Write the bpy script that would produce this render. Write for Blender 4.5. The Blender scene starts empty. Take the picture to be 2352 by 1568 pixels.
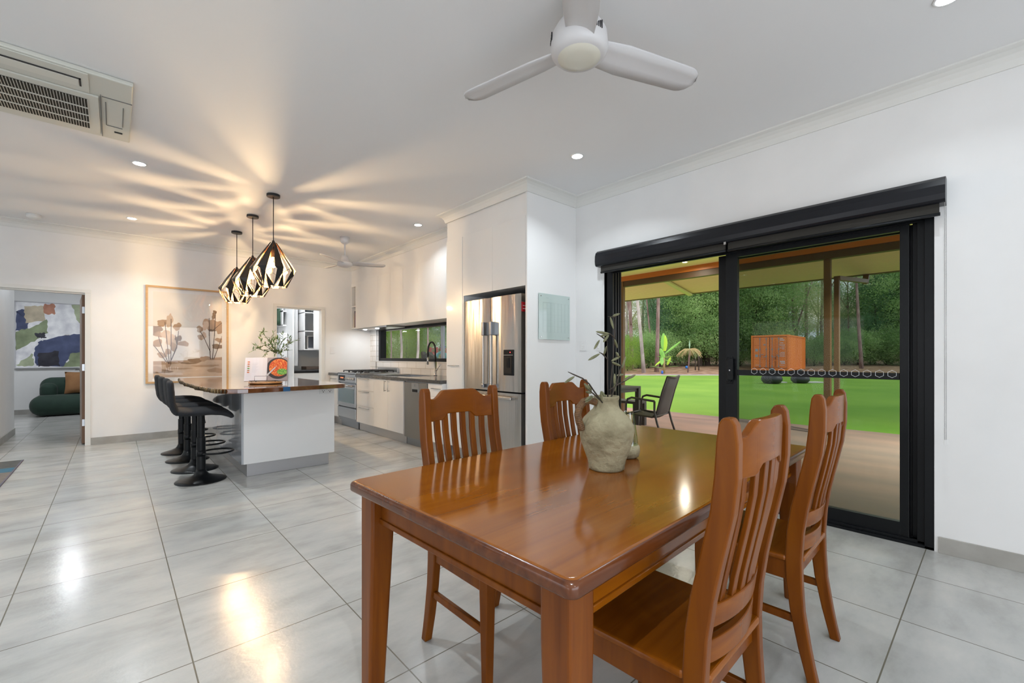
import bpy, math, random
import numpy as np
from mathutils import Vector, Matrix
R = math.radians; PI = math.pi
sc = bpy.context.scene
COL = sc.collection
# ------------------------------------------------------------------ camera
TH = .7362; F = 1008.06; HOR = 819.12; CH = 1.19
cs, sn = math.cos(TH), math.sin(TH)
cd = bpy.data.cameras.new('camera'); cam = bpy.data.objects.new('camera', cd); COL.objects.link(cam)
cam.location = (0, 0, CH); cam.rotation_euler = (PI/2, 0, -TH)
cd.sensor_width = 36; cd.lens = 36*F/2352; cd.shift_y = (HOR-784)/2352; cd.clip_start = .05; cd.clip_end = 400
sc.camera = cam
# ------------------------------------------------------------------ view + world
sc.view_settings.view_transform = 'Standard'; sc.view_settings.look = 'None'
sc.view_settings.exposure = 0.0; sc.view_settings.gamma = 1; sc.view_settings.use_curve_mapping = False
w = bpy.data.worlds.new('evening_sky'); sc.world = w; w.use_nodes = True
nt = w.node_tree; nt.nodes.clear()
out = nt.nodes.new('ShaderNodeOutputWorld'); bg = nt.nodes.new('ShaderNodeBackground')
tc = nt.nodes.new('ShaderNodeTexCoord'); mp = nt.nodes.new('ShaderNodeMapping'); mp.inputs['Scale'].default_value = (1, 1, 3.5)
nz = nt.nodes.new('ShaderNodeTexNoise'); nz.inputs['Scale'].default_value = 5; nz.inputs['Detail'].default_value = 5
cr = nt.nodes.new('ShaderNodeValToRGB')
e = cr.color_ramp.elements; e[0].position = .38; e[0].color = (.62, .66, .80, 1); e[1].position = .66; e[1].color = (1.0, .80, .62, 1)
m_ = e.new(.52); m_.color = (.80, .78, .84, 1)
nt.links.new(tc.outputs['Generated'], mp.inputs[0]); nt.links.new(mp.outputs[0], nz.inputs['Vector'])
nt.links.new(nz.outputs['Fac'], cr.inputs[0]); nt.links.new(cr.outputs[0], bg.inputs[0])
bg.inputs[1].default_value = 2.2; nt.links.new(bg.outputs[0], out.inputs[0])
# pale afternoon daylight direction, softened by cloud
sd = bpy.data.lights.new('low_sun', 'SUN'); sd.energy = 1.2; sd.angle = R(25); sd.color = (1, .95, .85)
so = bpy.data.objects.new('low_sun', sd); COL.objects.link(so); so.rotation_euler = (R(50), 0, R(20)); so.location = (20, -10, 30)
LAMP_W = 12.5; PEND_W = 44.0
# fill lamps added at unseen windows behind and left of the camera
for nm_, loc_, rot_, sx_, sy_ in (('rear_fill_light',(-.3,-3.22,1.2),(R(90),0,0),5.2,2.1),('side_fill_light',(-6.72,-.8,1.2),(R(90),0,R(-90)),2.6,2.0),('side_fill_light',(-6.72,3.6,1.2),(R(90),0,R(-90)),2.6,2.0)):
    al_ = bpy.data.lights.new(nm_, 'AREA'); al_.shape = 'RECTANGLE'; al_.size = sx_; al_.size_y = sy_; al_.energy = 100 if sx_ > 3 else 24; al_.color = (.80,.91,1)
    ao_ = bpy.data.objects.new(nm_, al_); COL.objects.link(ao_); ao_.location = loc_; ao_.rotation_euler = rot_

# ------------------------------------------------------------------ helpers
def mat(name, col, rough=.5, metal=0, spec=.5, noise=None, bump=None, coat=0, emit=None, trans=0, alpha=None, coords='Object'):
    m = bpy.data.materials.new(name); m.use_nodes = True
    n = m.node_tree; b = n.nodes['Principled BSDF']
    b.inputs['Base Color'].default_value = (*col, 1); b.inputs['Roughness'].default_value = rough
    b.inputs['Metallic'].default_value = metal; b.inputs['Specular IOR Level'].default_value = spec
    b.inputs['Coat Weight'].default_value = coat; b.inputs['Coat Roughness'].default_value = .08
    if trans: b.inputs['Transmission Weight'].default_value = trans
    if emit: b.inputs['Emission Color'].default_value = (*emit[0], 1); b.inputs['Emission Strength'].default_value = emit[1]
    if noise or bump:
        t = n.nodes.new('ShaderNodeTexCoord'); mpn = n.nodes.new('ShaderNodeMapping'); n.links.new(t.outputs[coords], mpn.inputs[0])
    if noise:   # (colour2, scale, (sx,sy,sz), lo, hi)
        c2, s, st, lo, hi = noise
        mpn.inputs['Scale'].default_value = st
        x = n.nodes.new('ShaderNodeTexNoise'); x.inputs['Scale'].default_value = s; x.inputs['Detail'].default_value = 6
        n.links.new(mpn.outputs[0], x.inputs['Vector'])
        r = n.nodes.new('ShaderNodeValToRGB'); r.color_ramp.elements[0].position = lo; r.color_ramp.elements[1].position = hi
        r.color_ramp.elements[0].color = (*col, 1); r.color_ramp.elements[1].color = (*c2, 1)
        n.links.new(x.outputs['Fac'], r.inputs[0]); n.links.new(r.outputs[0], b.inputs['Base Color'])
    if bump:    # (scale, strength, (sx,sy,sz))
        s, k, st = bump
        mp2 = n.nodes.new('ShaderNodeMapping'); mp2.inputs['Scale'].default_value = st; n.links.new(t.outputs[coords], mp2.inputs[0])
        x = n.nodes.new('ShaderNodeTexNoise'); x.inputs['Scale'].default_value = s; x.inputs['Detail'].default_value = 3
        n.links.new(mp2.outputs[0], x.inputs['Vector'])
        bp = n.nodes.new('ShaderNodeBump'); bp.inputs['Strength'].default_value = k; bp.inputs['Distance'].default_value = .02
        n.links.new(x.outputs['Fac'], bp.inputs['Height']); n.links.new(bp.outputs[0], b.inputs['Normal'])
    return m

class MB:
    def __init__(s): s.v = []; s.f = []; s.mi = []; s.M = None; s.m = 0
    def add(s, vs, fs, m=None):
        o = len(s.v); M = s.M
        for p in vs: s.v.append(tuple(M @ Vector(p)) if M else tuple(p))
        for f in fs: s.f.append(tuple(i+o for i in f)); s.mi.append(s.m if m is None else m)
        return s
    def box(s, x0, x1, y0, y1, z0, z1, m=None):
        return s.add([(x0,y0,z0),(x1,y0,z0),(x1,y1,z0),(x0,y1,z0),(x0,y0,z1),(x1,y0,z1),(x1,y1,z1),(x0,y1,z1)],
              [(0,3,2,1),(4,5,6,7),(0,1,5,4),(1,2,6,5),(2,3,7,6),(3,0,4,7)], m)
    def prism(s, poly, a, b, ax='z', m=None):
        n = len(poly)
        def P(p, t): return (p[0],p[1],t) if ax == 'z' else ((t,p[0],p[1]) if ax == 'x' else (p[0],t,p[1]))
        vs = [P(p,a) for p in poly]+[P(p,b) for p in poly]
        fs = [tuple(range(n))[::-1], tuple(range(n,2*n))]+[(i,(i+1)%n,n+(i+1)%n,n+i) for i in range(n)]
        return s.add(vs, fs, m)
    def lathe(s, prof, c=(0,0,0), n=24, m=None, ax='z', cap=True):
        vs = []; fs = []
        for r, z in prof:
            for i in range(n):
                a = 2*PI*i/n; x, y = r*math.cos(a), r*math.sin(a)
                q = (x,y,z) if ax == 'z' else ((z,x,y) if ax == 'x' else (x,z,y))
                vs.append((c[0]+q[0], c[1]+q[1], c[2]+q[2]))
        for j in range(len(prof)-1):
            for i in range(n): fs.append((j*n+i, j*n+(i+1)%n, (j+1)*n+(i+1)%n, (j+1)*n+i))
        if cap: fs.append(tuple(range(n))[::-1]); k = (len(prof)-1)*n; fs.append(tuple(range(k,k+n)))
        return s.add(vs, fs, m)
    def tube(s, pts, r, n=8, m=None, closed=False):
        pts = [Vector(p) for p in pts]; N = len(pts); rs = r if isinstance(r, (list, tuple)) else [r]*N
        vs = []; fs = []; up = None
        for i, p in enumerate(pts):
            if closed: t = (pts[(i+1)%N]-pts[i-1])
            else: t = pts[min(i+1,N-1)]-pts[max(i-1,0)]
            t.normalize()
            if up is None: up = Vector((0,0,1)) if abs(t.z) < .9 else Vector((1,0,0))
            a = t.cross(up); 
            if a.length < 1e-6: a = t.cross(Vector((0,1,0)))
            a.normalize(); b = a.cross(t).normalized(); up = b
            for k in range(n):
                an = 2*PI*k/n; vs.append(p+(a*math.cos(an)+b*math.sin(an))*rs[i])
        L = N if closed else N-1
        for j in range(L):
            for k in range(n):
                j2 = (j+1) % N; fs.append((j*n+k, j*n+(k+1)%n, j2*n+(k+1)%n, j2*n+k))
        if not closed: fs.append(tuple(range(n))[::-1]); fs.append(tuple(range((N-1)*n, N*n)))
        return s.add(vs, fs, m)
    def bar(s, a, b, wx, wy=None, m=None):   # square bar between points
        a, b = Vector(a), Vector(b); wy = wy or wx; t = (b-a).normalized()
        u = t.cross(Vector((0,0,1)) if abs(t.z) < .9 else Vector((0,1,0))).normalized(); v = u.cross(t)
        vs = [p+u*sx*wx/2+v*sy*wy/2 for p in (a,b) for sx,sy in ((-1,-1),(1,-1),(1,1),(-1,1))]
        return s.add(vs, [(0,3,2,1),(4,5,6,7),(0,1,5,4),(1,2,6,5),(2,3,7,6),(3,0,4,7)], m)
    def ball(s, c, r, n=12, sc_=(1,1,1), m=None):
        k = max(4, n//2); prof = [(max(1e-4, math.sin(PI*i/k))*r, -math.cos(PI*i/k)*r) for i in range(k+1)]
        o = len(s.v); s.lathe(prof, (0,0,0), n, m)
        M = s.M
        for i in range(o, len(s.v)):
            p = Vector(s.v[i])
            if M: p = M.inverted() @ p
            p = Vector((c[0]+p.x*sc_[0], c[1]+p.y*sc_[1], c[2]+p.z*sc_[2])); s.v[i] = tuple(M @ p) if M else tuple(p)
        return s
    def leafcap(s, a, b, r, n=6, m=None):     # plump tapered leaf from a to b
        a, b = Vector(a), Vector(b)
        ks = [0,.12,.35,.6,.85,1]; rr = [.2,.7,1,1,.7,.15]
        return s.tube([a.lerp(b,k) for k in ks], [r*x for x in rr], n, m)
    def blade(s, a, b, wd, nrm=(0,0,1), m=None):  # flat pointed leaf
        a, b = Vector(a), Vector(b); t = b-a; u = t.cross(Vector(nrm))
        if u.length < 1e-6: u = t.cross(Vector((1,0,0)))
        u.normalize(); nn = u.cross(t).normalized()*wd*.18
        c = a.lerp(b,.45)
        return s.add([a, c+u*wd/2+nn, b, c-u*wd/2+nn, c-nn*.3], [(0,1,4),(1,2,4),(2,3,4),(3,0,4)], m)
    def build(s, name, mats, parent=None, smooth=False, bevel=0, seg=2, sub=0, solid=0, local=False, base=None, es=0):
        me = bpy.data.meshes.new(name)
        if not isinstance(mats, (list, tuple)): mats = [mats]
        o = bpy.data.objects.new(name, me); COL.objects.link(o)
        off = Vector((0,0,0))
        if parent is not None:
            o.parent = parent
            if not local:
                p = parent
                while p is not None: off += p.location; p = p.parent
        elif not local:
            a = np.array(s.v)
            off = Vector(base) if base else Vector(((a[:,0].min()+a[:,0].max())/2, (a[:,1].min()+a[:,1].max())/2, a[:,2].min()))
            o.location = off
        me.from_pydata([tuple(Vector(p)-off) for p in s.v] if off.length else s.v, [], s.f)
        for mm in mats: me.materials.append(mm)
        if len(mats) > 1: me.polygons.foreach_set('material_index', s.mi)
        me.update()
        if smooth: me.polygons.foreach_set('use_smooth', [True]*len(me.polygons))
        import bmesh
        bm = bmesh.new(); bm.from_mesh(me); bmesh.ops.recalc_face_normals(bm, faces=bm.faces); bm.to_mesh(me); bm.free()
        if solid: q = o.modifiers.new('solid','SOLIDIFY'); q.thickness = solid; q.offset = 0
        if bevel: q = o.modifiers.new('bevel','BEVEL'); q.width = bevel; q.segments = seg; q.limit_method = 'ANGLE'; q.angle_limit = R(40)
        if sub: q = o.modifiers.new('sub','SUBSURF'); q.levels = sub; q.render_levels = sub
        if es: q = o.modifiers.new('split','EDGE_SPLIT'); q.split_angle = R(es)
        return o
def tag(o, label, cat, group=None, kind=None):
    o['label'] = label; o['category'] = cat
    if group: o['group'] = group
    if kind: o['kind'] = kind
    return o
def struct(o, label=None):
    o['kind'] = 'structure'
    if label: o['label'] = label
    return o
def empty(name, loc, rz=0, label=None, cat=None, group=None):
    o = bpy.data.objects.new(name, None); COL.objects.link(o); o.location = loc; o.rotation_euler = (0,0,rz)
    o.empty_display_size = .1
    if label: tag(o, label, cat, group)
    return o
def copy_tree(o, parent=None):
    c = o.copy(); COL.objects.link(c); c.parent = parent
    for ch in list(o.children): copy_tree(ch, c)
    return c
def ray(px, py):
    X = (px-1176)/F; return Vector((X*cs+sn, -X*sn+cs, (HOR-py)/F))
def onX(px, py, x): d = ray(px,py); return Vector((0,0,CH))+d*(x/d.x)
def onY(px, py, y): d = ray(px,py); return Vector((0,0,CH))+d*(y/d.y)
def W(X, Z, z=0): return Vector((X*cs+Z*sn, -X*sn+Z*cs, z))   # site frame turned to the lawn edge

# ------------------------------------------------------------------ materials
paint = mat('wall_paint', (.80,.80,.79), .55, noise=((.76,.76,.75), 3, (1,1,1), .3, .7))
ceilm = mat('ceiling_paint', (.80,.80,.80), .7)
white_gloss = mat('white_gloss_laminate', (.80,.80,.785), .28, coat=.12)
white_sat = mat('white_satin', (.80,.80,.79), .35)
trimw = mat('white_trim', (.72,.72,.69), .45)
skirt = mat('grey_skirting_tile', (.30,.29,.26), .35, noise=((.38,.37,.34), 6, (1,1,1), .3, .7))
black = mat('black_powdercoat', (.006,.007,.008), .32, spec=.22)
blackm = mat('black_matte', (.012,.012,.013), .5)
steel = mat('stainless', (.50,.48,.45), .24, metal=1, bump=(1.6, .55, (1,3,.25)))
steel_p = mat('stainless_plain', (.46,.47,.48), .28, metal=1)
dksteel = mat('dark_stainless', (.30,.32,.35), .3, metal=1)
chrome = mat('chrome', (.6,.6,.6), .12, metal=1)
kickm = mat('brushed_kickboard', (.50,.50,.51), .35, metal=.85)
bench = mat('dark_stone', (.045,.046,.048), .12, coat=.3, noise=((.07,.07,.07), 60, (1,1,1), .4, .6))
plast = mat('white_plastic', (.75,.75,.74), .35)
stone = mat('brown_stone', (.2,.12,.07), .4)
fabric = mat('charcoal_fabric', (.016,.018,.022), .9, bump=(220,.35,(1,1,1)))
def wood(name, c1, c2, c3, sx=(1,14,14), rough=.28, coat=.25, knots=True, sc0=2.2, spec=.5):
    m = mat(name, c1, rough, coat=coat, spec=spec); n = m.node_tree; b = n.nodes['Principled BSDF']
    t = n.nodes.new('ShaderNodeTexCoord'); mpn = n.nodes.new('ShaderNodeMapping'); mpn.inputs['Scale'].default_value = sx
    n.links.new(t.outputs['Object'], mpn.inputs[0])
    a = n.nodes.new('ShaderNodeTexNoise'); a.inputs['Scale'].default_value = sc0; a.inputs['Detail'].default_value = 7; a.inputs['Distortion'].default_value = .6
    n.links.new(mpn.outputs[0], a.inputs['Vector'])
    r = n.nodes.new('ShaderNodeValToRGB'); el = r.color_ramp.elements
    el[0].position = .28; el[0].color = (*c2, 1); el[1].position = .74; el[1].color = (*c3, 1); q = el.new(.5); q.color = (*c1, 1)
    n.links.new(a.outputs['Fac'], r.inputs[0])
    last = r.outputs[0]
    if knots:
        v = n.nodes.new('ShaderNodeTexVoronoi'); v.inputs['Scale'].default_value = 2.6
        mk = n.nodes.new('ShaderNodeMapping'); mk.inputs['Scale'].default_value = tuple(1.0 if k < 2 else 1.9 for k in sx)
        n.links.new(t.outputs['Object'], mk.inputs[0]); n.links.new(mk.outputs[0], v.inputs['Vector'])
        r2 = n.nodes.new('ShaderNodeValToRGB'); r2.color_ramp.elements[0].position = .015; r2.color_ramp.elements[1].position = .06
        r2.color_ramp.elements[0].color = (1,1,1,1); r2.color_ramp.elements[1].color = (0,0,0,1)
        n.links.new(v.outputs['Distance'], r2.inputs[0])
        mx = n.nodes.new('ShaderNodeMix'); mx.data_type = 'RGBA'; mx.inputs['B'].default_value = (c2[0]*.35, c2[1]*.3, c2[2]*.3, 1)
        n.links.new(r2.outputs[0], mx.inputs['Factor']); n.links.new(last, mx.inputs['A']); last = mx.outputs['Result']
    n.links.new(last, b.inputs['Base Color'])
    return m
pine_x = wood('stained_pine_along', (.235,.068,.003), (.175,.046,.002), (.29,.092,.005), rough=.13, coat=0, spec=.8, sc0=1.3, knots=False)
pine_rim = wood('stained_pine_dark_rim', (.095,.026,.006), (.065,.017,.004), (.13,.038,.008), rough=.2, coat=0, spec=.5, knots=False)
pine_z = wood('stained_pine_upright', (.155,.040,.002), (.11,.026,.001), (.20,.058,.003), sx=(14,14,1), rough=.32, coat=0, spec=.3)
pine_c = wood('stained_pine_chair', (.16,.042,.002), (.115,.028,.001), (.20,.058,.003), sx=(9,9,1.2), rough=.30, knots=False, coat=0, spec=.22)
pine_s = wood('stained_pine_seat', (.185,.050,.002), (.135,.034,.001), (.24,.070,.003), sx=(1,9,9), rough=.26, knots=False, coat=0, spec=.28)
slabm = wood('live_edge_slab_wood', (.13,.042,.012), (.075,.022,.007), (.20,.07,.022), sx=(9,1.2,9), rough=.06, coat=1.0, sc0=1.5)
barkm = mat('live_edge_bark', (.19,.125,.05), .5, noise=((.05,.03,.012), 18, (1,1,.3), .4, .6), bump=(30,.6,(1,1,1)))
boardm = wood('serving_board_wood', (.30,.15,.05), (.15,.07,.02), (.42,.24,.09), sx=(1,9,9), knots=False)
frame_oak = mat('pale_oak_frame', (.56,.36,.17), .45, noise=((.48,.30,.13), 5, (2,2,14), .3, .7))
door_wood = mat('brown_door_edge', (.16,.075,.03), .4)
for st_m in (steel,):
    b_ = st_m.node_tree.nodes['Principled BSDF']; b_.inputs['Anisotropic'].default_value = .85; b_.inputs['Anisotropic Rotation'].default_value = .25
    tg = st_m.node_tree.nodes.new('ShaderNodeTangent'); tg.direction_type = 'RADIAL'; tg.axis = 'Z'; st_m.node_tree.links.new(tg.outputs[0], b_.inputs['Tangent'])
# floor tile
def tile_mat():
    m = bpy.data.materials.new('large_grey_floor_tile'); m.use_nodes = True; n = m.node_tree; b = n.nodes['Principled BSDF']
    t = n.nodes.new('ShaderNodeTexCoord'); mpn = n.nodes.new('ShaderNodeMapping'); n.links.new(t.outputs['Object'], mpn.inputs[0])
    br = n.nodes.new('ShaderNodeTexBrick'); T = .6031
    mpn.inputs['Location'].default_value = (.3754+T*20, -5.117+T*30, 0)
    br.offset = 0; br.squash = 1; br.inputs['Scale'].default_value = 1; br.inputs['Brick Width'].default_value = T; br.inputs['Row Height'].default_value = T
    br.inputs['Mortar Size'].default_value = .0027; br.inputs['Mortar Smooth'].default_value = .1; br.inputs['Bias'].default_value = 0
    br.inputs['Color1'].default_value = (1,1,1,1); br.inputs['Color2'].default_value = (.9,.9,.9,1); br.inputs['Mortar'].default_value = (0,0,0,1)
    n.links.new(mpn.outputs[0], br.inputs['Vector'])
    mp2 = n.nodes.new('ShaderNodeMapping'); mp2.inputs['Scale'].default_value = (1,2.2,1); n.links.new(t.outputs['Object'], mp2.inputs[0])
    nz = n.nodes.new('ShaderNodeTexNoise'); nz.inputs['Scale'].default_value = 2.1; nz.inputs['Detail'].default_value = 7; nz.inputs['Roughness'].default_value = .62
    n.links.new(mp2.outputs[0], nz.inputs['Vector'])
    r = n.nodes.new('ShaderNodeValToRGB'); el = r.color_ramp.elements
    el[0].position = .33; el[0].color = (.37,.37,.35,1); el[1].position = .68; el[1].color = (.53,.52,.49,1); q = el.new(.5); q.color = (.46,.46,.44,1)
    n.links.new(nz.outputs['Fac'], r.inputs[0])
    mul = n.nodes.new('ShaderNodeMix'); mul.data_type = 'RGBA'; mul.blend_type = 'MULTIPLY'; mul.inputs['Factor'].default_value = .55
    n.links.new(r.outputs[0], mul.inputs['A']); n.links.new(br.outputs['Color'], mul.inputs['B'])
    mx = n.nodes.new('ShaderNodeMix'); mx.data_type = 'RGBA'; mx.inputs['B'].default_value = (.155,.145,.115,1)
    n.links.new(br.outputs['Fac'], mx.inputs['Factor']); n.links.new(mul.outputs['Result'], mx.inputs['A']); n.links.new(mx.outputs['Result'], b.inputs['Base Color'])
    b.inputs['Roughness'].default_value = .19; b.inputs['Specular IOR Level'].default_value = .26
    fine = n.nodes.new('ShaderNodeTexNoise'); fine.inputs['Scale'].default_value = 55; n.links.new(t.outputs['Object'], fine.inputs['Vector'])
    bp = n.nodes.new('ShaderNodeBump'); bp.inputs['Strength'].default_value = .05; bp.inputs['Distance'].default_value = .01
    n.links.new(fine.outputs['Fac'], bp.inputs['Height']); n.links.new(bp.outputs[0], b.inputs['Normal'])
    return m
tilem = tile_mat()
def subway():
    m = bpy.data.materials.new('white_subway_tile'); m.use_nodes = True; n = m.node_tree; b = n.nodes['Principled BSDF']
    t = n.nodes.new('ShaderNodeTexCoord'); sp = n.nodes.new('ShaderNodeSeparateXYZ'); cb = n.nodes.new('ShaderNodeCombineXYZ')
    n.links.new(t.outputs['Object'], sp.inputs[0]); n.links.new(sp.outputs['Y'], cb.inputs[0]); n.links.new(sp.outputs['Z'], cb.inputs[1])
    br = n.nodes.new('ShaderNodeTexBrick'); br.inputs['Scale'].default_value = 1; br.inputs['Brick Width'].default_value = .30; br.inputs['Row Height'].default_value = .1
    br.inputs['Mortar Size'].default_value = .004; br.inputs['Color1'].default_value = (.80,.78,.75,1); br.inputs['Color2'].default_value = (.74,.73,.70,1); br.inputs['Mortar'].default_value = (.50,.46,.40,1)
    n.links.new(cb.outputs[0], br.inputs['Vector']); n.links.new(br.outputs['Color'], b.inputs['Base Color']); b.inputs['Roughness'].default_value = .12
    bp = n.nodes.new('ShaderNodeBump'); bp.inputs['Strength'].default_value = .3; bp.inputs['Distance'].default_value = .01; bp.invert = True
    n.links.new(br.outputs['Fac'], bp.inputs['Height']); n.links.new(bp.outputs[0], b.inputs['Normal'])
    return m
subwaym = subway()
def glassm(name, tint, refl=.05, rough=0.0):
    m = bpy.data.materials.new(name); m.use_nodes = True; n = m.node_tree; n.nodes.clear()
    o = n.nodes.new('ShaderNodeOutputMaterial'); mx = n.nodes.new('ShaderNodeMixShader'); tr = n.nodes.new('ShaderNodeBsdfTransparent'); g = n.nodes.new('ShaderNodeBsdfGlossy')
    lw = n.nodes.new('ShaderNodeLayerWeight'); pw = n.nodes.new('ShaderNodeMath'); pw.operation = 'POWER'; pw.inputs[1].default_value = 5; fr = n.nodes.new('ShaderNodeMath'); fr.operation = 'MULTIPLY_ADD'; fr.inputs[1].default_value = .35; fr.inputs[2].default_value = refl
    n.links.new(lw.outputs['Facing'], pw.inputs[0]); n.links.new(pw.outputs[0], fr.inputs[0]); tr.inputs[0].default_value = (*tint, 1); g.inputs['Roughness'].default_value = rough
    n.links.new(fr.outputs[0], mx.inputs[0]); n.links.new(tr.outputs[0], mx.inputs[1]); n.links.new(g.outputs[0], mx.inputs[2]); n.links.new(mx.outputs[0], o.inputs[0])
    return m
glass_clear = glassm('clear_glass', (.93,.95,.94))
glass_tint = glassm('tinted_screened_glass', (.60,.65,.63), .005)
copper = mat('copper_inner', (.85,.42,.16), .3, metal=.9)
def twoside(name, front, back):
    m = bpy.data.materials.new(name); m.use_nodes = True; n = m.node_tree; b = n.nodes['Principled BSDF']
    ge = n.nodes.new('ShaderNodeNewGeometry'); mx = n.nodes.new('ShaderNodeMix'); mx.data_type = 'RGBA'
    mx.inputs['A'].default_value = (*front,1); mx.inputs['B'].default_value = (*back,1)
    n.links.new(ge.outputs['Backfacing'], mx.inputs['Factor']); n.links.new(mx.outputs['Result'], b.inputs['Base Color'])
    b.inputs['Roughness'].default_value = .38; b.inputs['Metallic'].default_value = .15
    return m
shadem = twoside('black_outside_copper_inside', (.012,.011,.010), (.85,.40,.13))
bulb_m = mat('warm_bulb_glow', (1,.8,.5), .3, emit=((1,.62,.26), 28))
lens_m = mat('downlight_glow', (1,1,1), .3, emit=((.93,.96,1), 30))
warm_lens = mat('warm_downlight_glow', (1,1,1), .3, emit=((1,.8,.5), 14))
# ------------------------------------------------------------------ room shell
D = 3.72; B = 8.2; CZ = 2.90
struct(MB().box(-6.7, 3.90, -3.2, 13.7, -.12, 0).build('floor', tilem, base=(0,0,0)), 'large pale grey square tiles with darker joints')
struct(MB().box(-6.7, 3.87, -3.2, 13.7, CZ, CZ+.1).build('ceiling', ceilm), 'plain white ceiling')
wm = MB()
wm.box(D, 3.87, -3.2, .255, 0, CZ).box(D, 3.87, .255, 2.70, 2.12, CZ).box(D, 3.87, 2.70, 4.9, 0, CZ)
wm.box(D, 3.87, 4.9, 7.93, 0, 1.10).box(D, 3.87, 4.9, 7.93, 1.73, CZ).box(D, 3.87, 7.93, 8.32, 0, CZ)
struct(wm.build('wall_east', paint), 'white wall with the sliding door and kitchen window')
wm = MB().box(-6.7,-1.16,B,B+.12,0,CZ).box(-1.16,-.27,B,B+.12,2.07,CZ).box(-.27,2.03,B,B+.12,0,CZ).box(2.03,2.79,B,B+.12,2.07,CZ).box(2.79,D,B,B+.12,0,CZ)
struct(wm.build('wall_back', paint), 'white wall behind the island with two doorways')
struct(MB().box(2.98, D, 3.07, 3.092, 0, CZ).build('wall_nib', white_sat), 'white end panel beside the fridge')
# left and rear walls; tall window openings added to let daylight in
wm = MB()
ys = [-3.2,-2.2,.6,2.2,5.0,6.6,8.2]
for i in range(6):
    if i in (1,3): wm.box(-6.7,-6.58,ys[i],ys[i+1],0,.15); wm.box(-6.7,-6.58,ys[i],ys[i+1],2.3,CZ)
    else: wm.box(-6.7,-6.58,ys[i],ys[i+1],0,CZ)
struct(wm.build('wall_west', paint))
wm = MB().box(-6.58,-3.0,-3.2,-3.08,0,CZ).box(-3.0,2.4,-3.2,-3.08,2.3,CZ).box(2.4,D,-3.2,-3.08,0,CZ)
struct(wm.build('wall_rear', paint))
# hallway wall seen through the left doorway, lounge beyond
struct(MB().box(-1.30,-1.14,B+.12,10.13,0,CZ).build('wall_hall', paint))
struct(MB().box(-6.7,1.2,13.5,13.62,0,CZ).build('wall_lounge', paint))
struct(MB().box(1.1,1.22,B+.12,13.5,0,CZ).build('wall_lounge_right', paint))
struct(MB().box(-6.7,-6.58,B+.12,13.5,0,CZ).build('wall_lounge_left', paint))
# pantry room
struct(MB().box(1.55,3.87,10.6,10.72,0,CZ).build('wall_pantry', paint))
struct(MB().box(1.55,1.67,B+.12,10.6,0,CZ).build('wall_pantry_left', paint))
struct(MB().box(3.75,3.87,B+.12,10.6,0,CZ).build('wall_pantry_right', paint))
# bulkheads over cupboards
bk = MB().box(3.33, D, 4.47, B, 2.562, CZ); bk.box(2.992, D, 3.093, 4.47, 2.58, CZ)
struct(bk.build('wall_bulkhead', paint))
# cornice swept along the wall faces
def sweep(path, prof, name, m):
    b = MB(); N = len(path); rings = []
    for i, p in enumerate(path):
        p = Vector((*p, 0)); dirs = []
        if i > 0: dirs.append((p-Vector((*path[i-1],0))).normalized())
        if i < N-1: dirs.append((Vector((*path[i+1],0))-p).normalized())
        ns = [Vector((-d.y, d.x, 0)) for d in dirs]      # left of travel = into room
        nn = ns[0] if len(ns) == 1 else (ns[0]+ns[1])/(1+ns[0].dot(ns[1]))
        rings.append([p+nn*d+Vector((0,0,z)) for d, z in prof])
    k = len(prof); vs = [q for r in rings for q in r]; fs = []
    for i in range(N-1):
        for j in range(k): fs.append((i*k+j, i*k+(j+1)%k, (i+1)*k+(j+1)%k, (i+1)*k+j))
    fs += [tuple(range(k)), tuple(range((N-1)*k, N*k))]
    b.add(vs, fs); return b.build(name, m)
cove = [(0,CZ),(0,CZ-.098),(.010,CZ-.098),(.013,CZ-.090),(.022,CZ-.060),(.040,CZ-.036),(.064,CZ-.020),(.088,CZ-.013),(.094,CZ-.010),(.094,CZ)]
path = [(D,-3.08),(D,3.07),(2.98,3.07),(2.98,4.47),(3.33,4.47),(3.33,B),(-6.58,B),(-6.58,-3.08),(D-.001,-3.08)]
struct(sweep(path, cove, 'trim_1', trimw), 'white cove cornice')
# skirting
def sk(name, pts):
    b = MB()
    for (x0,x1,y0,y1) in pts: b.box(x0,x1,y0,y1,0,.098)
    struct(b.build(name, skirt, bevel=.0015), 'grey tile skirting')
sk('baseboard_east', [(3.708,D,-3.08,.235),(3.708,D,2.72,3.068)])
sk('baseboard_back', [(-.235,1.95,B-.012,B),(-6.58,-1.2,B-.012,B),(2.83,2.9,B-.012,B)])
sk('baseboard_hall', [(-1.14,-1.128,B+.12,10.13)])
sk('baseboard_lounge', [(-6.58,1.1,13.488,13.5)])
sk('baseboard_nib', [(2.98,3.708,3.058,3.07)])
# door architraves
def arch(name, x0, x1, zt):
    b = MB()
    for xa, xb in ((x0-.035,x0+.022),(x1-.022,x1+.035)): b.box(xa,xb,B-.014,B+.134,0,zt+.0)
    b.box(x0-.035,x1+.035,B-.014,B+.134,zt,zt+.045)
    b.box(x0,x1,B+.03,B+.09,zt-.02,zt)
    struct(b.build(name, trimw, bevel=.003), 'pale door frame')
arch('trim_2', -1.16, -.27, 2.045); arch('trim_3', 2.02, 2.80, 2.045)
# tiled splashback and window reveal
b = MB().box(3.700,D,4.47,7.95,.905,1.10).box(3.700,D,7.93,B,.905,1.72).box(3.72,3.80,7.915,7.93,1.10,1.73)
struct(b.build('trim_4', subwaym, base=(3.7,0,0)), 'white brick-pattern splashback tiles')
b = MB().box(3.694,3.80,4.9,7.94,1.10,1.112).box(3.692,3.702,7.925,7.937,1.10,1.72)
struct(b.build('trim_5', white_sat), 'white tile edge strip')
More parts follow.
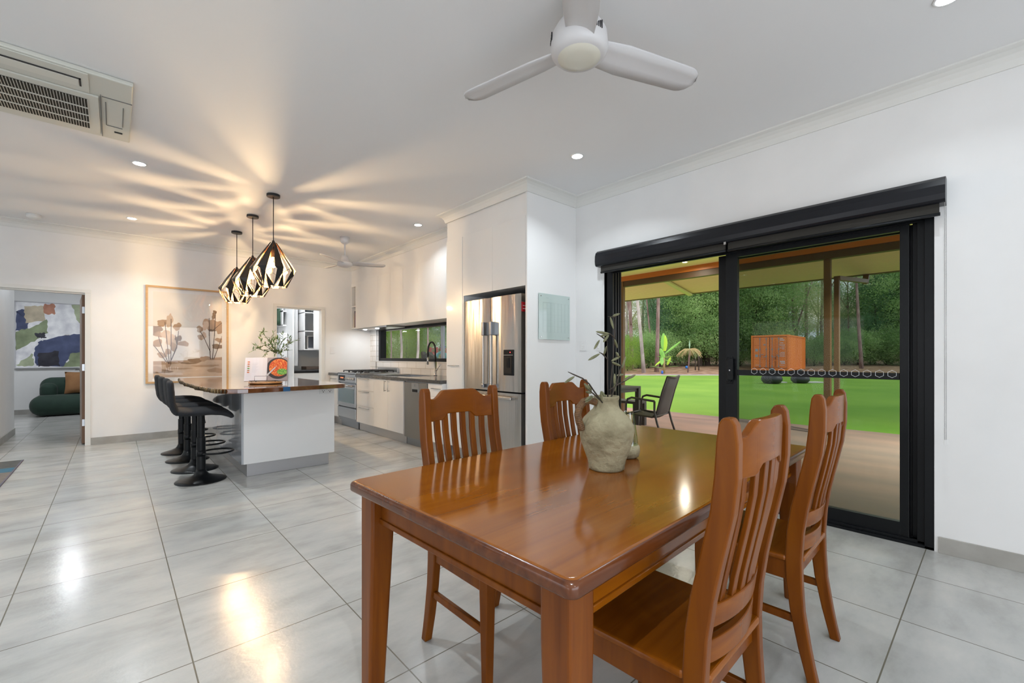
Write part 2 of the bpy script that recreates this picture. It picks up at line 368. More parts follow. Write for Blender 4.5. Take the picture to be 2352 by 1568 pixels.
# kitchen window
wr = empty('window_1', (3.80,6.4,1.11)); wr['kind'] = 'structure'
b = MB().box(3.74,3.86,7.845,7.915,1.112,1.73).box(3.74,3.86,4.9,7.845,1.112,1.165).box(3.74,3.86,4.9,7.845,1.675,1.73).box(3.74,3.86,4.9,4.96,1.165,1.675)
b.build('window_frame', black, wr, bevel=.002)
MB().box(3.80,3.84,5.80,5.86,1.165,1.675).build('mullion', dksteel, wr)
MB().box(3.82,3.826,4.96,7.845,1.165,1.675).build('pane', glass_clear, wr)
# ------------------------------------------------------------------ sliding door
dr = empty('door_1', (3.80,1.45,0)); dr['kind'] = 'structure'; dr['label'] = 'black framed glass sliding door, left side open'
b = MB()
for x0, x1 in ((3.725,3.755),(3.775,3.80),(3.82,3.845),(3.86,3.88)): b.box(x0,x1,2.60,2.70,0,2.12)
b.box(3.725,3.88,2.665,2.70,0,2.12)
b.box(3.725,3.88,.256,.30,0,2.12).box(3.745,3.775,.30,.335,0,2.12).box(3.80,3.83,.30,.362,0,2.12)
b.box(3.725,3.88,.256,2.70,2.06,2.12).box(3.74,3.76,.30,2.62,2.035,2.06)
b.box(3.725,3.90,.256,2.70,0,.018).box(3.745,3.765,.3,2.6,.018,.035).box(3.80,3.82,.3,2.6,.018,.035)
b.build('door_frame', black, dr, bevel=.002)
b = MB().box(3.765,3.81,.374,.42,.03,2.045).box(3.765,3.81,1.42,1.51,.03,2.045).box(3.765,3.81,.42,1.42,.03,.122).box(3.765,3.81,.42,1.42,2.005,2.045).box(3.77,3.80,.42,1.42,1.040,1.084)
sl = b.build('sliding_panel', black, dr, bevel=.002)
b = MB().box(3.83,3.855,1.535,1.595,.03,2.045).box(3.83,3.855,.36,.40,.03,2.045).box(3.83,3.855,.40,1.535,.03,.10).box(3.83,3.855,.40,1.535,2.0,2.045)
b.build('screen_door', black, dr, bevel=.002)
MB().box(3.785,3.791,.42,1.42,.12,2.006).build('pane', glass_tint, dr)
b = MB().box(3.735,3.765,1.445,1.455,1.0,1.17).box(3.728,3.738,1.44,1.485,1.0,1.175).box(3.738,3.765,1.46,1.50,.985,1.00).box(3.738,3.765,1.46,1.50,1.165,1.18)
b.box(3.757,3.766,1.452,1.505,.97,1.19)
hd = b.build('door_handle', black, dr, bevel=.004)
MB().lathe([(.006,0),(.006,.006)], (3.722,1.463,1.08), 12, ax='x').build('key_lock', chrome, hd)
decal = mat('frosted_decal', (.75,.78,.80), .5)
for i in range(14):
    y = 1.292-i*.0573*1.12; rr = .024
    pts = [(3.767, y+rr*math.sin(a*PI/3), 1.077+rr*math.cos(a*PI/3)) for a in range(6)]
    MB().tube(pts, .0012, 4, closed=True).build('hexagon_sticker', decal, dr)
# rear and side windows outside the view, added to bring in daylight
for nm, x0,x1,y0,y1 in (('added_window_2',-6.65,-6.63,-2.2,.6),('added_window_3',-6.65,-6.63,2.2,5.0),('added_window_4',-3.0,2.4,-3.15,-3.13)):
    z0 = .15 if nm != 'added_window_4' else 0
    b = MB()
    if y1-y0 > .5:
        for yy in (y0,(y0+y1)/2-.03,y1-.06): b.box(x0-.03,x1+.03,yy,yy+.06,z0,2.3)
        b.box(x0-.03,x1+.03,y0,y1,z0,z0+.06).box(x0-.03,x1+.03,y0,y1,2.24,2.3)
    else:
        for xx in (x0,(x0+x1)/2-.03,x1-.06): b.box(xx,xx+.06,y0-.03,y1+.03,z0,2.3)
        b.box(x0,x1,y0-.03,y1+.03,z0,z0+.06).box(x0,x1,y0-.03,y1+.03,2.24,2.3)
    o = struct(b.build(nm, black))
# ------------------------------------------------------------------ dining table
tb = empty('dining_table', (1.582, 1.085, 0), R(2.0), 'large orange stained pine dining table holding the clay jug', 'table')
HX, HY = .945, .505
def rrect(hx, hy, r, n=5):
    return [(sx*(hx-r)+r*math.cos(a0+PI/2*k/n), sy*(hy-r)+r*math.sin(a0+PI/2*k/n)) for sx,sy,a0 in ((1,1,0),(-1,1,PI/2),(-1,-1,PI),(1,-1,3*PI/2)) for k in range(n+1)]
b = MB(); rings = []
for k in range(6): a_ = PI/2*k/5; rings.append((.008-.008*math.sin(a_), .720-.008*math.cos(a_)))
for k in range(8): a_ = PI/2*k/7; rings.append((.016-.016*math.cos(a_), .734+.016*math.sin(a_)))
P0 = [rrect(HX-i, HY-i, .022) for i, z in rings]; n = len(P0[0])
vs = [(x,y,rings[k][1]) for k, pl in enumerate(P0) for x,y in pl]
fs = [(k*n+i, k*n+(i+1)%n, (k+1)*n+(i+1)%n, (k+1)*n+i) for k in range(len(rings)-1) for i in range(n)]+[tuple(range(n))[::-1], tuple(range((len(rings)-1)*n, len(rings)*n))]
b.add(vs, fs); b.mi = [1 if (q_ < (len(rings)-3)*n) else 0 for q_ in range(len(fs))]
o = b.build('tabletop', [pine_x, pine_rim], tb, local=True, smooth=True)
o.data.polygons[len(o.data.polygons)-1].use_smooth = False; o.data.polygons[len(o.data.polygons)-2].use_smooth = False
q = o.modifiers.new('e','EDGE_SPLIT'); q.split_angle = R(35)
for s in (-1,1):
    b = MB()
    b.box(-.85,.85, s*(HY-.075)-.011, s*(HY-.075)+.011, .615,.712); b.box(-.85,.85, s*(HY-.075)-.017, s*(HY-.075)+.017, .610,.628)
    b.build('side_apron', pine_x, tb, local=True, bevel=.003)
for s in (-1,1):
    b = MB()
    b.box(s*(HX-.075)-.011, s*(HX-.075)+.011, -.42,.42,.615,.712); b.box(s*(HX-.075)-.017, s*(HX-.075)+.017, -.42,.42,.610,.628)
    b.build('end_apron', pine_c, tb, local=True, bevel=.003)
for sx in (-1,1):
    for sy in (-1,1):
        cx, cy = sx*(HX-.075), sy*(HY-.075); t = .043
        def sq(k, z, ox=0, oy=0): return [(cx+ox+a*k, cy+oy+c*k, z) for a,c in ((-1,-1),(1,-1),(1,1),(-1,1))]
        vs = sq(.031,0,sx*.012,sy*.012)+sq(t,.58)+sq(t,.712)
        MB().add(vs, [(0,3,2,1)]+[(j*4+i,j*4+(i+1)%4,j*4+4+(i+1)%4,j*4+4+i) for j in range(2) for i in range(4)]+[(8,9,10,11)]).build('leg', pine_z, tb, local=True, bevel=.009, seg=3)
# ------------------------------------------------------------------ dining chairs
ZP = [0,.06,.12,.25,.35,.44,.54,.63,.70,.77,.84,.92,1.0,1.04,1.055]
YP = [-.222,-.208,-.195,-.172,-.163,-.16,-.166,-.179,-.194,-.209,-.224,-.233,-.236,-.236,-.236]
HW = [.017,.018,.020,.023,.026,.027,.027,.027,.026,.026,.026,.026,.024,.019,.010]
def ypath(z): return float(np.interp(z, ZP, YP))
def make_chair():
    r = empty('dining_chair', (0,0,0))
    for s in (-1,1):
        poly = [(y+h, z) for z,y,h in zip(ZP,YP,HW)]+[(y-h, z) for z,y,h in list(zip(ZP,YP,HW))[::-1]]
        b = MB(); n = len(ZP)
        x0, x1 = s*.186-.017, s*.186+.017
        vs = []
        for z,y,h in zip(ZP,YP,HW): vs += [(x0,y+h,z),(x1,y+h,z),(x1,y-h,z),(x0,y-h,z)]
        b.add(vs, [(0,3,2,1)]+[(j*4+i,j*4+(i+1)%4,j*4+4+(i+1)%4,j*4+4+i) for j in range(n-1) for i in range(4)]+[tuple(range(4*n-4,4*n))])
        b.build('rear_post', pine_c, r, local=True, bevel=.005, seg=2, smooth=False)
        cx = s*.186
        vs = [(cx+a*k, .185+c*k, z) for k,z in ((.015,0),(.021,.36),(.021,.425)) for a,c in ((-1,-1),(1,-1),(1,1),(-1,1))]
        MB().add(vs, [(0,3,2,1)]+[(j*4+i,j*4+(i+1)%4,j*4+4+(i+1)%4,j*4+4+i) for j in range(2) for i in range(4)]+[(8,9,10,11)]).build('leg', pine_c, r, local=True, bevel=.004)
        MB().bar((cx,-.165,.215),(cx,.185,.215),.018,.028).build('stretcher', pine_c, r, local=True, bevel=.003)
    def rail(z0f, z1f, th, yo, bow, name, nx=20):
        b = MB(); vs = []
        for i in range(nx+1):
            x = -.172+.344*i/nx; u = abs(x)/.172; bw = bow*(1-u*u)
            for z,dy in ((z0f(u),-th/2),(z0f(u),th/2),(z1f(u),th/2),(z1f(u),-th/2)): vs.append((x, ypath(min(z,1.0))*0+yo((z0f(u)+z1f(u))/2 if False else z)-bw+dy, z))
        fs = [(0,1,2,3), tuple(nx*4+k for k in (3,2,1,0))]+[(i*4+k,(i+1)*4+k,(i+1)*4+(k+1)%4,i*4+(k+1)%4) for i in range(nx) for k in range(4)]
        b.add(vs, fs); return b.build(name, pine_s, r, local=True, bevel=.0035)
    yo = lambda z: ypath(z)+.002
    sst = lambda t: (lambda q: q*q*(3-2*q))(max(0,min(1,t)))
    def ctop(u): return 1.043-.036*sst((u-.45)/.36)+.006*sst((u-.86)/.14)
    def cbot(u): return .937-.025*sst((u-.34)/.22)
    rail(cbot, ctop, .022, yo, .030, 'crest_rail', 40)
    rail(lambda u:.545, lambda u:.605, .022, yo, .030, 'lower_rail')
    rail(lambda u:.455, lambda u:.515, .020, yo, .028, 'seat_rail')
    for i in range(6):
        x = (i-2.5)*.050; vs = []; zs = [.59,.65,.72,.79,.86,.95]
        for z in zs:
            y = ypath(z)-.030*(1-(x/.172)**2)+.002
            for a,c in ((-.0145,-.006),(.0145,-.006),(.0145,.006),(-.0145,.006)): vs.append((x*(1-.10*(.95-z)/.36)+a, y+c, z))
        MB().add(vs, [(0,3,2,1)]+[(j*4+k,j*4+(k+1)%4,j*4+4+(k+1)%4,j*4+4+k) for j in range(5) for k in range(4)]+[(20,21,22,23)]).build('slat', pine_c, r, local=True, bevel=.002)
    o = MB().prism([(-.169,-.19),(.169,-.19),(.205,-.13),(.215,.20),(.20,.222),(-.20,.222),(-.215,.20),(-.205,-.13)],.424,.446).build('seat', pine_s, r, local=True, bevel=.008, seg=3)
    b = MB().box(-.169,.169,.176,.196,.355,.424); 
    for s in (-1,1): b.box(s*.186-.010,s*.186+.010,-.14,.17,.355,.424)
    b.box(-.17,.17,-.17,-.15,.365,.424); b.build('apron', pine_c, r, local=True, bevel=.003)
    return r
ch = make_chair()
CH_ = [(1.162,1.392,PI,'stained pine slat-back chair facing the front fridge side, nearest on the far side of the table'),
       (1.925,1.418,PI+R(4),'stained pine slat-back chair behind the clay jug, below the glass wall planner'),
       (1.195,.640,R(1.5),'largest stained pine slat-back chair, in front right with its back to the camera'),
       (2.062,.672,R(1.5),'stained pine slat-back chair with its back before the glass sliding door')]
CH_[0] = (*CH_[0][:3], 'stained pine slat-back chair left of the jug, back seen before the fridge')
for i,(x,y,a,l) in enumerate(CH_):
    c = ch if i == 0 else copy_tree(ch)
    c.location = (x,y,0); c.rotation_euler = (0,0,a); tag(c, l, 'chair', 'dining chairs around the pine table')
# ------------------------------------------------------------------ clay jug with stems
clay = mat('rough_clay', (.36,.32,.20), .85, noise=((.19,.16,.09), 9, (1,1,1.4), .42, .68), bump=(38,.5,(1,1,1)))
rattan = mat('wrapped_rattan', (.17,.085,.028), .6, noise=((.10,.05,.02), 60, (1,1,1), .35, .65))
JX, JY = 1.435, 1.03
vz = empty('clay_jug', (JX,JY,.7505), 0, 'round mottled clay jug with wrapped handle on the dining table', 'vase')
prof = [(.068,0),(.074,.006),(.074,.016),(.080,.04),(.094,.075),(.108,.115),(.113,.15),(.110,.175),(.095,.200),(.072,.222),(.056,.236),(.050,.250),(.049,.268),(.053,.278),(.052,.286),(.044,.285),(.041,.26),(.041,.20)]
prof = [(r_*.94, z_) for r_, z_ in prof]
MB().lathe(prof, (JX,JY,.7505), 48).build('body', clay, vz, smooth=True)
hp = [(-.048,.262),(-.075,.272),(-.102,.266),(-.122,.244),(-.128,.218),(-.122,.19),(-.108,.160)]
dxh = Vector((cs,-sn,0)); dxh = Vector((.93,-.37,0)).normalized()
hpts = [Vector((JX,JY,.7505))+dxh*a+Vector((0,0,z)) for a,z in hp]
pp = []
for i in range(len(hpts)-1):
    for k in range(9): pp.append(hpts[i].lerp(hpts[i+1],k/9))
pp.append(hpts[-1])
MB().tube(pp, [.0135+.0010*(i%2) for i in range(len(pp))], 10).build('handle', rattan, vz)
leafm = mat('dusty_olive_leaf', (.13,.13,.065), .7, noise=((.19,.19,.10), 30, (1,1,1), .35, .65))
stemm = mat('dark_stem', (.04,.03,.02), .7)
st = empty('dried_stems', (JX,JY,1.0), 0, 'tall dried olive-green seed pod stems standing in the clay jug', 'branches')
rnd = random.Random(4)
def pv(u, v, dy=0): return onY(1200+u/3.919, 700+v/3.919, JY+dy)
S = [([(770,880),(765,700),(765,480),(762,325)],0),([(765,490),(720,440),(690,425)],0),([(790,880),(795,700),(815,480),(830,250),(836,90)],.03),([(780,880),(850,700),(880,590),(893,540)],-.03),
     ([(720,880),(640,770),(600,710),(540,660),(470,630),(410,602)],-.02),([(705,860),(640,800),(590,760)],-.04),([(785,765),(860,715),(930,680),(1000,640)],.02),([(764,330),(720,290),(668,258)],0),([(832,300),(790,262),(770,262)],.03),([(835,110),(770,104)],.03)]
b = MB()
for pts, dy in S: b.tube([pv(u,v,dy) for u,v in pts], [.0028]*(len(pts)-1)+[.0012], 5)
b.build('stem', stemm, st, smooth=True)
L = [((662,240),(785,260)),((705,280),(775,262)),((728,335),(778,270)),((645,398),(695,315)),((733,450),(760,368)),((592,498),(698,438)),((790,110),(820,218)),((812,100),(876,78)),((830,310),(855,390)),((800,505),(880,465)),((842,425),(872,472)),((805,515),(885,550)),((895,575),(930,462)),((850,635),(912,625)),((910,685),(968,640)),((948,665),(1018,628)),((380,702),(470,642)),((555,705),(600,760)),((562,735),(625,780)),((570,780),(620,795)),((562,862),(630,815)),((565,880),(640,820)),((712,870),(705,775)),((712,775),(758,850)),((830,620),(828,720)),((835,690),(832,780)),((590,720),(622,770))]
for a, c in L:
    d = rnd.uniform(-.03,.03); MB().leafcap(pv(*a,d), pv(*c,d+rnd.uniform(-.02,.02)), .0052).build('seed_pod', leafm, st, smooth=True)
# second ornament behind jug: stone bowl with a photo stand / glass lantern
oc = Vector((1.665,1.085,.7505))
orn = empty('lantern_ornament', oc, 0, 'small clay bowl with leaning clear glass on the table behind the jug', 'ornament')
MB().lathe([(.035,0),(.048,.008),(.054,.03),(.052,.05),(.042,.062),(.036,.062),(.034,.045)], oc, 28).build('bowl', clay, orn, smooth=True)
gl = glassm('green_tinted_glass', (.72,.80,.58), .12)
a0 = onY(1463,1010,1.085)
MB().lathe([(.046,.055),(.043,.09),(.034,.15),(.026,.195),(.027,.20)], oc, 28, cap=False).build('glass_chimney', gl, orn, smooth=True)
MB().ball(oc+Vector((-.005,-.01,.075)), .022, 12, (1,1,1.4)).build('candle', blackm, orn, smooth=True)
# ------------------------------------------------------------------ kitchen run (east wall)
XF = 2.92
def handle_h(parent, x, y0, y1, z, name='handle'):
    b = MB().tube([(x-.028,y0,z),(x-.028,y1,z)], .0055, 8); 
    for y in (y0+.012,y1-.012): b.tube([(x,y,z),(x-.028,y,z)], .0045, 8)
    return b.build(name, steel_p, parent, smooth=True)
def handle_v(parent, x, y, z0, z1):
    b = MB().tube([(x-.028,y,z0),(x-.028,y,z1)], .0055, 8)
    for z in (z0+.012,z1-.012): b.tube([(x,y,z),(x-.028,y,z)], .0045, 8)
    return b.build('handle', steel_p, parent, smooth=True)
def base_unit(name, y0, y1, label, fronts):
    r = empty(name, (3.3,(y0+y1)/2,0), 0, label, 'cabinet')
    MB().box(XF+.02,3.70,y0+.001,y1-.001,.135,.862 if name != 'sink_cabinet' else .69).build('body', white_sat, r)
    MB().box(2.972,2.99,y0,y1,.002,.134).build('kickboard', kickm, r)
    for fr in fronts:
        kind, a, c, z0, z1 = fr[:5]
        f = MB().box(XF,XF+.018,a+.0015,c-.0015,z0+.0015,z1-.0015).build(kind, white_gloss, r, bevel=.001)
        if len(fr) > 5:
            h = fr[5]
            if h[0] == 'h': handle_h(f, XF, *h[1:])
            else: handle_v(f, XF, *h[1:])
    return r
base_unit('base_cabinet', 7.756, 8.17, 'narrow white base cabinet between the back wall and the oven', [('drawer',7.756,8.17,.70,.862,('h',7.85,8.08,.80)),('door',7.756,8.17,.135,.70)])
base_unit('drawer_cabinet', 6.356, 6.985, 'white cabinet with three wide drawers right of the oven', [('drawer',6.356,6.985,.655,.862,('h',6.51,6.86,.84)),('drawer',6.356,6.985,.405,.655,('h',6.51,6.86,.638)),('drawer',6.356,6.985,.135,.405,('h',6.51,6.86,.380))])
base_unit('sink_cabinet', 5.43, 6.356, 'white two-door cabinet under the sink', [('door',5.893,6.356,.135,.862,('v',5.95,.69,.845)),('door',5.43,5.893,.135,.862,('v',5.835,.69,.845))])
base_unit('end_cabinet', 4.475, 4.795, 'white drawer cabinet between dishwasher and tall pantry', [('drawer',4.475,4.795,.70,.862,('h',4.50,4.68,.80)),('door',4.475,4.795,.135,.70)])
# dishwasher
dw = empty('dishwasher', (3.3,5.11,0), 0, 'stainless steel dishwasher between white kitchen cabinets', 'dishwasher')
MB().box(XF+.03,3.5,4.80,5.42,.13,.862).build('body', white_sat, dw)
f = MB().box(XF-.005,XF+.028,4.815,5.395,.115,.850).build('door', mat('grey_steel_door', (.30,.30,.29), .42, metal=.85), dw, bevel=.004)
MB().box(XF-.009,XF-.004,5.02,5.19,.725,.848).build('latch_panel', steel_p, f, bevel=.001)
MB().box(XF-.0105,XF-.0085,5.035,5.175,.728,.765).build('grip_recess', black, f)
MB().box(XF-.0095,XF-.0085,5.095,5.115,.80,.83).build('maker_mark', dksteel, f)
MB().box(2.975,2.99,4.80,5.42,.002,.125).build('kickboard', dksteel, dw)
# benchtop
bt = empty('benchtop', (3.3,6.0,.862), 0, 'dark stone kitchen benchtop under the window', 'benchtop')
b = MB().box(2.895,3.70,4.475,5.60,.865,.905).box(2.895,3.70,6.345,6.985,.865,.905).box(2.895,3.10,5.60,6.345,.865,.905).box(3.56,3.70,5.60,6.345,.865,.905)
b.build('main_slab', bench, bt); MB().box(2.895,3.70,7.756,8.19,.865,.905).build('side_slab', bench, bt, bevel=.002)
sk_ = empty('kitchen_sink', (3.33,6.15,.70), 0, 'stainless undermount sink in the dark benchtop', 'sink')
b = MB().box(3.101,3.559,5.601,6.344,.70,.71).box(3.101,3.112,5.601,6.344,.70,.902).box(3.548,3.559,5.601,6.344,.70,.902).box(3.101,3.559,5.601,5.612,.70,.902).box(3.101,3.559,6.333,6.344,.70,.902)
b.build('basin', steel_p, sk_)
MB().box(3.12,3.54,6.36,6.80,.9055,.909).build('drainer', steel_p, sk_, bevel=.001)
# tap
ty = 5.70
tp = empty('kitchen_tap', (3.60,ty,.905), 0, 'gooseneck kitchen tap with black hose in front of the window', 'tap')
MB().lathe([(.028,0),(.028,.01),(.022,.02),(.020,.21)], (3.60,ty,.905), 16).build('column', chrome, tp, smooth=True)
MB().tube([(3.60,ty-.02,.985),(3.60,ty-.05,1.0)], .013, 8).tube([(3.60,ty-.05,1.0),(3.60,ty-.145,1.075)], .005, 6).build('lever', chrome, tp, smooth=True)
arc = [(3.60,ty,1.115),(3.60,ty,1.28)]+[(3.60-.0,ty+.105-.105*math.cos(a),1.28+.135*math.sin(a)) for a in [PI*k/12 for k in range(1,12)]]+[(3.60,ty+.21,1.28),(3.60,ty+.212,1.18)]
MB().tube(arc, .0135, 10).build('hose', blackm, tp, smooth=True)
MB().tube([(3.60,ty+.212,1.19),(3.60,ty+.215,1.07)], [.014,.018], 10).build('spray_head', chrome, tp, smooth=True)
# freestanding cooker
ov = empty('freestanding_cooker', (3.3,7.37,0), 0, 'stainless freestanding gas cooker with glass oven door', 'cooker')
OA, OC = 6.992, 7.752
MB().box(XF+.02,3.66,OA,OC,.10,.895).build('body', dksteel, ov)
cp = MB().box(XF-.02,XF+.02,OA,OC,.762,.915).build('control_panel', steel_p, ov, bevel=.006)
for i in range(5): MB().lathe([(.019,-.045),(.022,-.02)], (XF,7.36-i*.078,.825), 14, ax='x').build('knob', chrome, cp, smooth=True)
MB().box(XF-.0225,XF-.0195,7.42,7.70,.785,.875).build('clock_panel', black, cp)
b = MB(); 
for yy in (7.60,7.565,7.53,7.495): b.box(XF-.0245,XF-.0220,yy-.008,yy+.008,.825,.84)
b.build('clock_digits', mat('red_digits', (.9,.15,.05), .4, emit=((1,.2,.08), 3)), cp)
od = MB().box(XF-.022,XF+.015,OA,OC,.355,.735).build('oven_door', steel_p, ov, bevel=.005)
MB().box(XF-.0245,XF-.021,OA+.045,OC-.045,.42,.66).build('oven_window', mat('oven_glass', (.10,.17,.21), .08, coat=.6), od, bevel=.001)
MB().tube([(XF-.055,OA+.04,.705),(XF-.055,OC-.04,.705)], .012, 10).tube([(XF-.055,OA+.06,.705),(XF-.02,OA+.06,.705)], .008, 8).tube([(XF-.055,OC-.06,.705),(XF-.02,OC-.06,.705)], .008, 8).build('handle', steel_p, od, smooth=True)
MB().box(XF-.020,XF+.015,OA,OC,.165,.335).build('storage_drawer', steel_p, ov, bevel=.005)
MB().box(2.965,2.98,OA+.02,OC-.02,.003,.16).build('kickboard', dksteel, ov)
MB().box(XF-.02,3.66,OA,OC,.896,.922).build('hob', steel_p, ov, bevel=.004)
MB().box(3.64,3.665,OA,OC,.922,1.0).build('rear_upstand', steel_p, ov, bevel=.002)
for yy in (7.12,7.37,7.62):
    b = MB(); z = .952
    for xx in (3.0,3.18,3.30,3.42,3.58): b.box(xx-.006,xx+.006,yy-.11,yy+.11,z-.006,z+.006)
    for y2 in (yy-.11,yy,yy+.11): b.box(3.0,3.58,y2-.006,y2+.006,z-.006,z+.006)
    for xx in (3.0,3.58):
        for y2 in (yy-.11,yy+.11): b.box(xx-.006,xx+.006,y2-.006,y2+.006,.922,z)
    g = b.build('trivet', blackm, ov)
    for xx in (3.15,3.45): MB().lathe([(.045,.922),(.045,.934),(.03,.940)], (xx,yy,0), 14).build('burner', blackm, g, smooth=True)
# rangehood
rh = empty('rangehood', (3.5,7.38,1.69), 0, 'slim rangehood with two lights under the wall cupboards', 'rangehood')
MB().box(3.345,3.69,6.80,7.95,1.690,1.713).build('panel', steel_p, rh, bevel=.002)
for yy in (7.80,7.30): MB().lathe([(.032,1.684),(.032,1.690)], (3.42,yy,0), 16).build('lamp', lens_m, rh)
# wall cupboards
UX = 3.32; us = [7.985,7.485,7.06,6.61,6.185,5.73,5.28,4.90,4.478]
for i in range(len(us)-1):
    y1, y0 = us[i], us[i+1]
    r = empty('wall_cabinet', (3.5,(y0+y1)/2,1.715), 0, ['tall plain white wall cupboard beside the open shelf niche','tall plain white wall cupboard above the left end of the cooker','tall plain white wall cupboard above the right end of the cooker','tall plain white wall cupboard above the kitchen window left part','tall plain white wall cupboard above the black hose tap side','tall plain white wall cupboard above the window centre','tall plain white wall cupboard above the dishwasher','tall plain white wall cupboard touching the pantry cupboard'][i], 'cabinet', 'wall cupboards above the kitchen window')
    MB().box(UX+.02,3.715,y0+.0005,y1-.0005,1.716,2.56).build('body', white_sat, r)
    MB().box(UX,UX+.018,y0+.001,y1-.001,1.712,2.56).build('door', white_gloss, r, bevel=.0008)
sh = empty('open_shelf', (3.5,8.09,1.715), 0, 'narrow white open shelf between wall cupboards and back wall', 'shelf')
b = MB().box(3.325,3.715,7.987,8.005,1.716,2.56).box(3.325,3.715,8.18,8.198,1.716,2.56).box(3.325,3.715,8.005,8.18,1.716,1.734).box(3.325,3.715,8.005,8.18,2.50,2.56).box(3.325,3.715,8.005,8.18,2.12,2.138).box(3.70,3.715,8.005,8.18,1.716,2.56)
b.build('shelf_unit', white_sat, sh)
for i,(c,hh) in enumerate([((.25,.04,.03),.28),((.05,.06,.12),.31),((.5,.42,.3),.25)]):
    MB().box(3.332,3.53,8.010+i*.03,8.036+i*.03,1.7345,1.7345+hh).build('cookbook', mat('book_cover', c, .5), None, bevel=.001)
    o = bpy.context.scene.collection.objects[-1]; tag(o, ['dark red book standing in the open kitchen shelf','dark blue book standing in the open kitchen shelf','tan book standing in the open kitchen shelf'][i], 'book', 'books in the open kitchen shelf')
# tall pantry cupboard
tc_ = empty('pantry_cabinet', (3.35,4.30,0), 0, 'tall narrow white cupboard beside the fridge', 'cabinet')
MB().box(3.0,3.71,4.145,4.47,.13,2.577).build('body', white_sat, tc_); MB().box(3.03,3.05,4.145,4.47,.003,.13).build('kickboard', kickm, tc_)
f = MB().box(2.98,2.998,4.146,4.47,.135,2.577).build('door', white_gloss, tc_, bevel=.001); handle_h(f, 2.98, 4.20, 4.40, 1.085)
MB().box(2.985,3.71,4.125,4.1445,0,2.577).build('side_panel', white_sat, tc_)
oc2 = empty('overhead_cabinet', (3.35,3.61,1.89), 0, 'two-door white cupboard above the fridge', 'cabinet')
MB().box(3.0,3.71,3.094,4.124,1.895,2.577).build('body', white_sat, oc2)
for a,c in ((3.6,4.123),(3.095,3.598)): MB().box(2.98,2.998,a,c,1.89,2.575).build('door', white_gloss, oc2, bevel=.001)
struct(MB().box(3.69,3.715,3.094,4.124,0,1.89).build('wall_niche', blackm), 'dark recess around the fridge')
# ------------------------------------------------------------------ fridge
fr = empty('fridge', (3.33,3.63,0), 0, 'tall stainless french-door fridge with bottom freezer', 'fridge')
MB().box(3.05,3.67,3.165,4.10,.03,1.80).build('body', black, fr, bevel=.004)
def curved_door(y0,y1,z0,z1,name):
    b = MB(); n = 12; vs = []
    for i in range(n+1):
        u = i/n; y = y0+(y1-y0)*u; x = 2.985-.012*math.sin(PI*u)**.5
        vs += [(x,y,z0),(x,y,z1),(3.045,y,z1),(3.045,y,z0)]
    fs = [(0,1,2,3), tuple(n*4+k for k in (3,2,1,0))]+[(i*4+k,(i+1)*4+k,(i+1)*4+(k+1)%4,i*4+(k+1)%4) for i in range(n) for k in range(4)]
    return b.add(vs,fs).build(name, steel, fr)
ld = curved_door(3.640,4.105,.835,1.82,'door'); rd = curved_door(3.158,3.632,.835,1.82,'door'); fz = curved_door(3.158,4.105,.06,.818,'freezer_drawer')
for dd, y in ((ld,3.705),(rd,3.575)):
    h = MB().box(2.925,2.945,y-.014,y+.014,.90,1.42).build('handle', steel, dd, bevel=.005)
    MB().box(2.925,2.98,y-.018,y+.018,1.42,1.56).box(2.925,2.98,y-.018,y+.018,.86,.90).build('handle_end', dksteel, h, bevel=.004)
MB().box(2.925,2.945,3.25,4.0,.755,.785).box(2.93,2.98,3.25,3.28,.755,.785).box(2.93,2.98,3.97,4.0,.755,.785).build('handle', steel, fz, bevel=.005)
dp = MB().box(2.966,2.975,3.258,3.405,1.00,1.262).build('water_dispenser', black, rd, bevel=.003)
MB().box(2.962,2.967,3.275,3.388,1.02,1.19).build('dispenser_recess', mat('dark_recess',(.002,.002,.002),.6), dp)
MB().box(2.955,2.966,3.31,3.35,1.08,1.18).build('paddle', black, dp, bevel=.002)
MB().box(2.964,2.9665,3.262,3.40,1.205,1.21).build('trim_line', steel_p, dp); MB().ball((2.964,3.30,1.235),.005,8).build('indicator_light', mat('red_led',(1,0,0),.4,emit=((1,.05,.05),4)), dp)
mg = MB().box(2.99,3.045,3.150,3.158,1.64,1.735); mg.m = 1
mg.box(3.0,3.035,3.148,3.1500,1.665,1.672).box(3.0,3.035,3.148,3.1500,1.695,1.702); mg.m = 0
mg.build('red_label', [mat('red_sticker',(.45,.01,.02),.4), white_sat], rd)
# ------------------------------------------------------------------ island
isl = empty('kitchen_island', (1.37,6.2,0), 0, 'white kitchen island with a glossy live-edge timber top', 'kitchen island')
MB().box(.94,1.82,4.962,7.46,.13,.855).build('body', white_sat, isl, bevel=.001)
gw = mat('grey_gloss_panel', (.42,.44,.47), .12, coat=.5)
for i in range(5):
    a = 4.962+i*.4996; MB().box(.922,.939,a+.001,a+.4986,.132,.855).build('door', gw, isl, bevel=.001)
b = MB().box(.975,1.77,4.995,5.01,.002,.13).box(.975,.99,5.01,7.40,.002,.13).box(1.755,1.77,5.01,7.40,.002,.13); b.build('kickboard', kickm, isl)
pc = MB().box(1.66,1.80,4.945,4.961,.785,.852).build('power_outlet', plast, isl, bevel=.002)
b = MB()
for yy in (1.695,1.765): b.box(yy-.004,yy+.004,4.943,4.945,.80,.81); b.box(yy-.012,yy-.008,4.943,4.945,.815,.825); b.box(yy+.008,yy+.012,4.943,4.945,.815,.825)
b.box(1.722,1.726,4.943,4.945,.832,.845).box(1.734,1.738,4.943,4.945,.832,.845); b.build('outlet_slots', blackm, pc)
rs = random.Random(2)
poly = [(1.86,7.42),(1.86,4.86)]
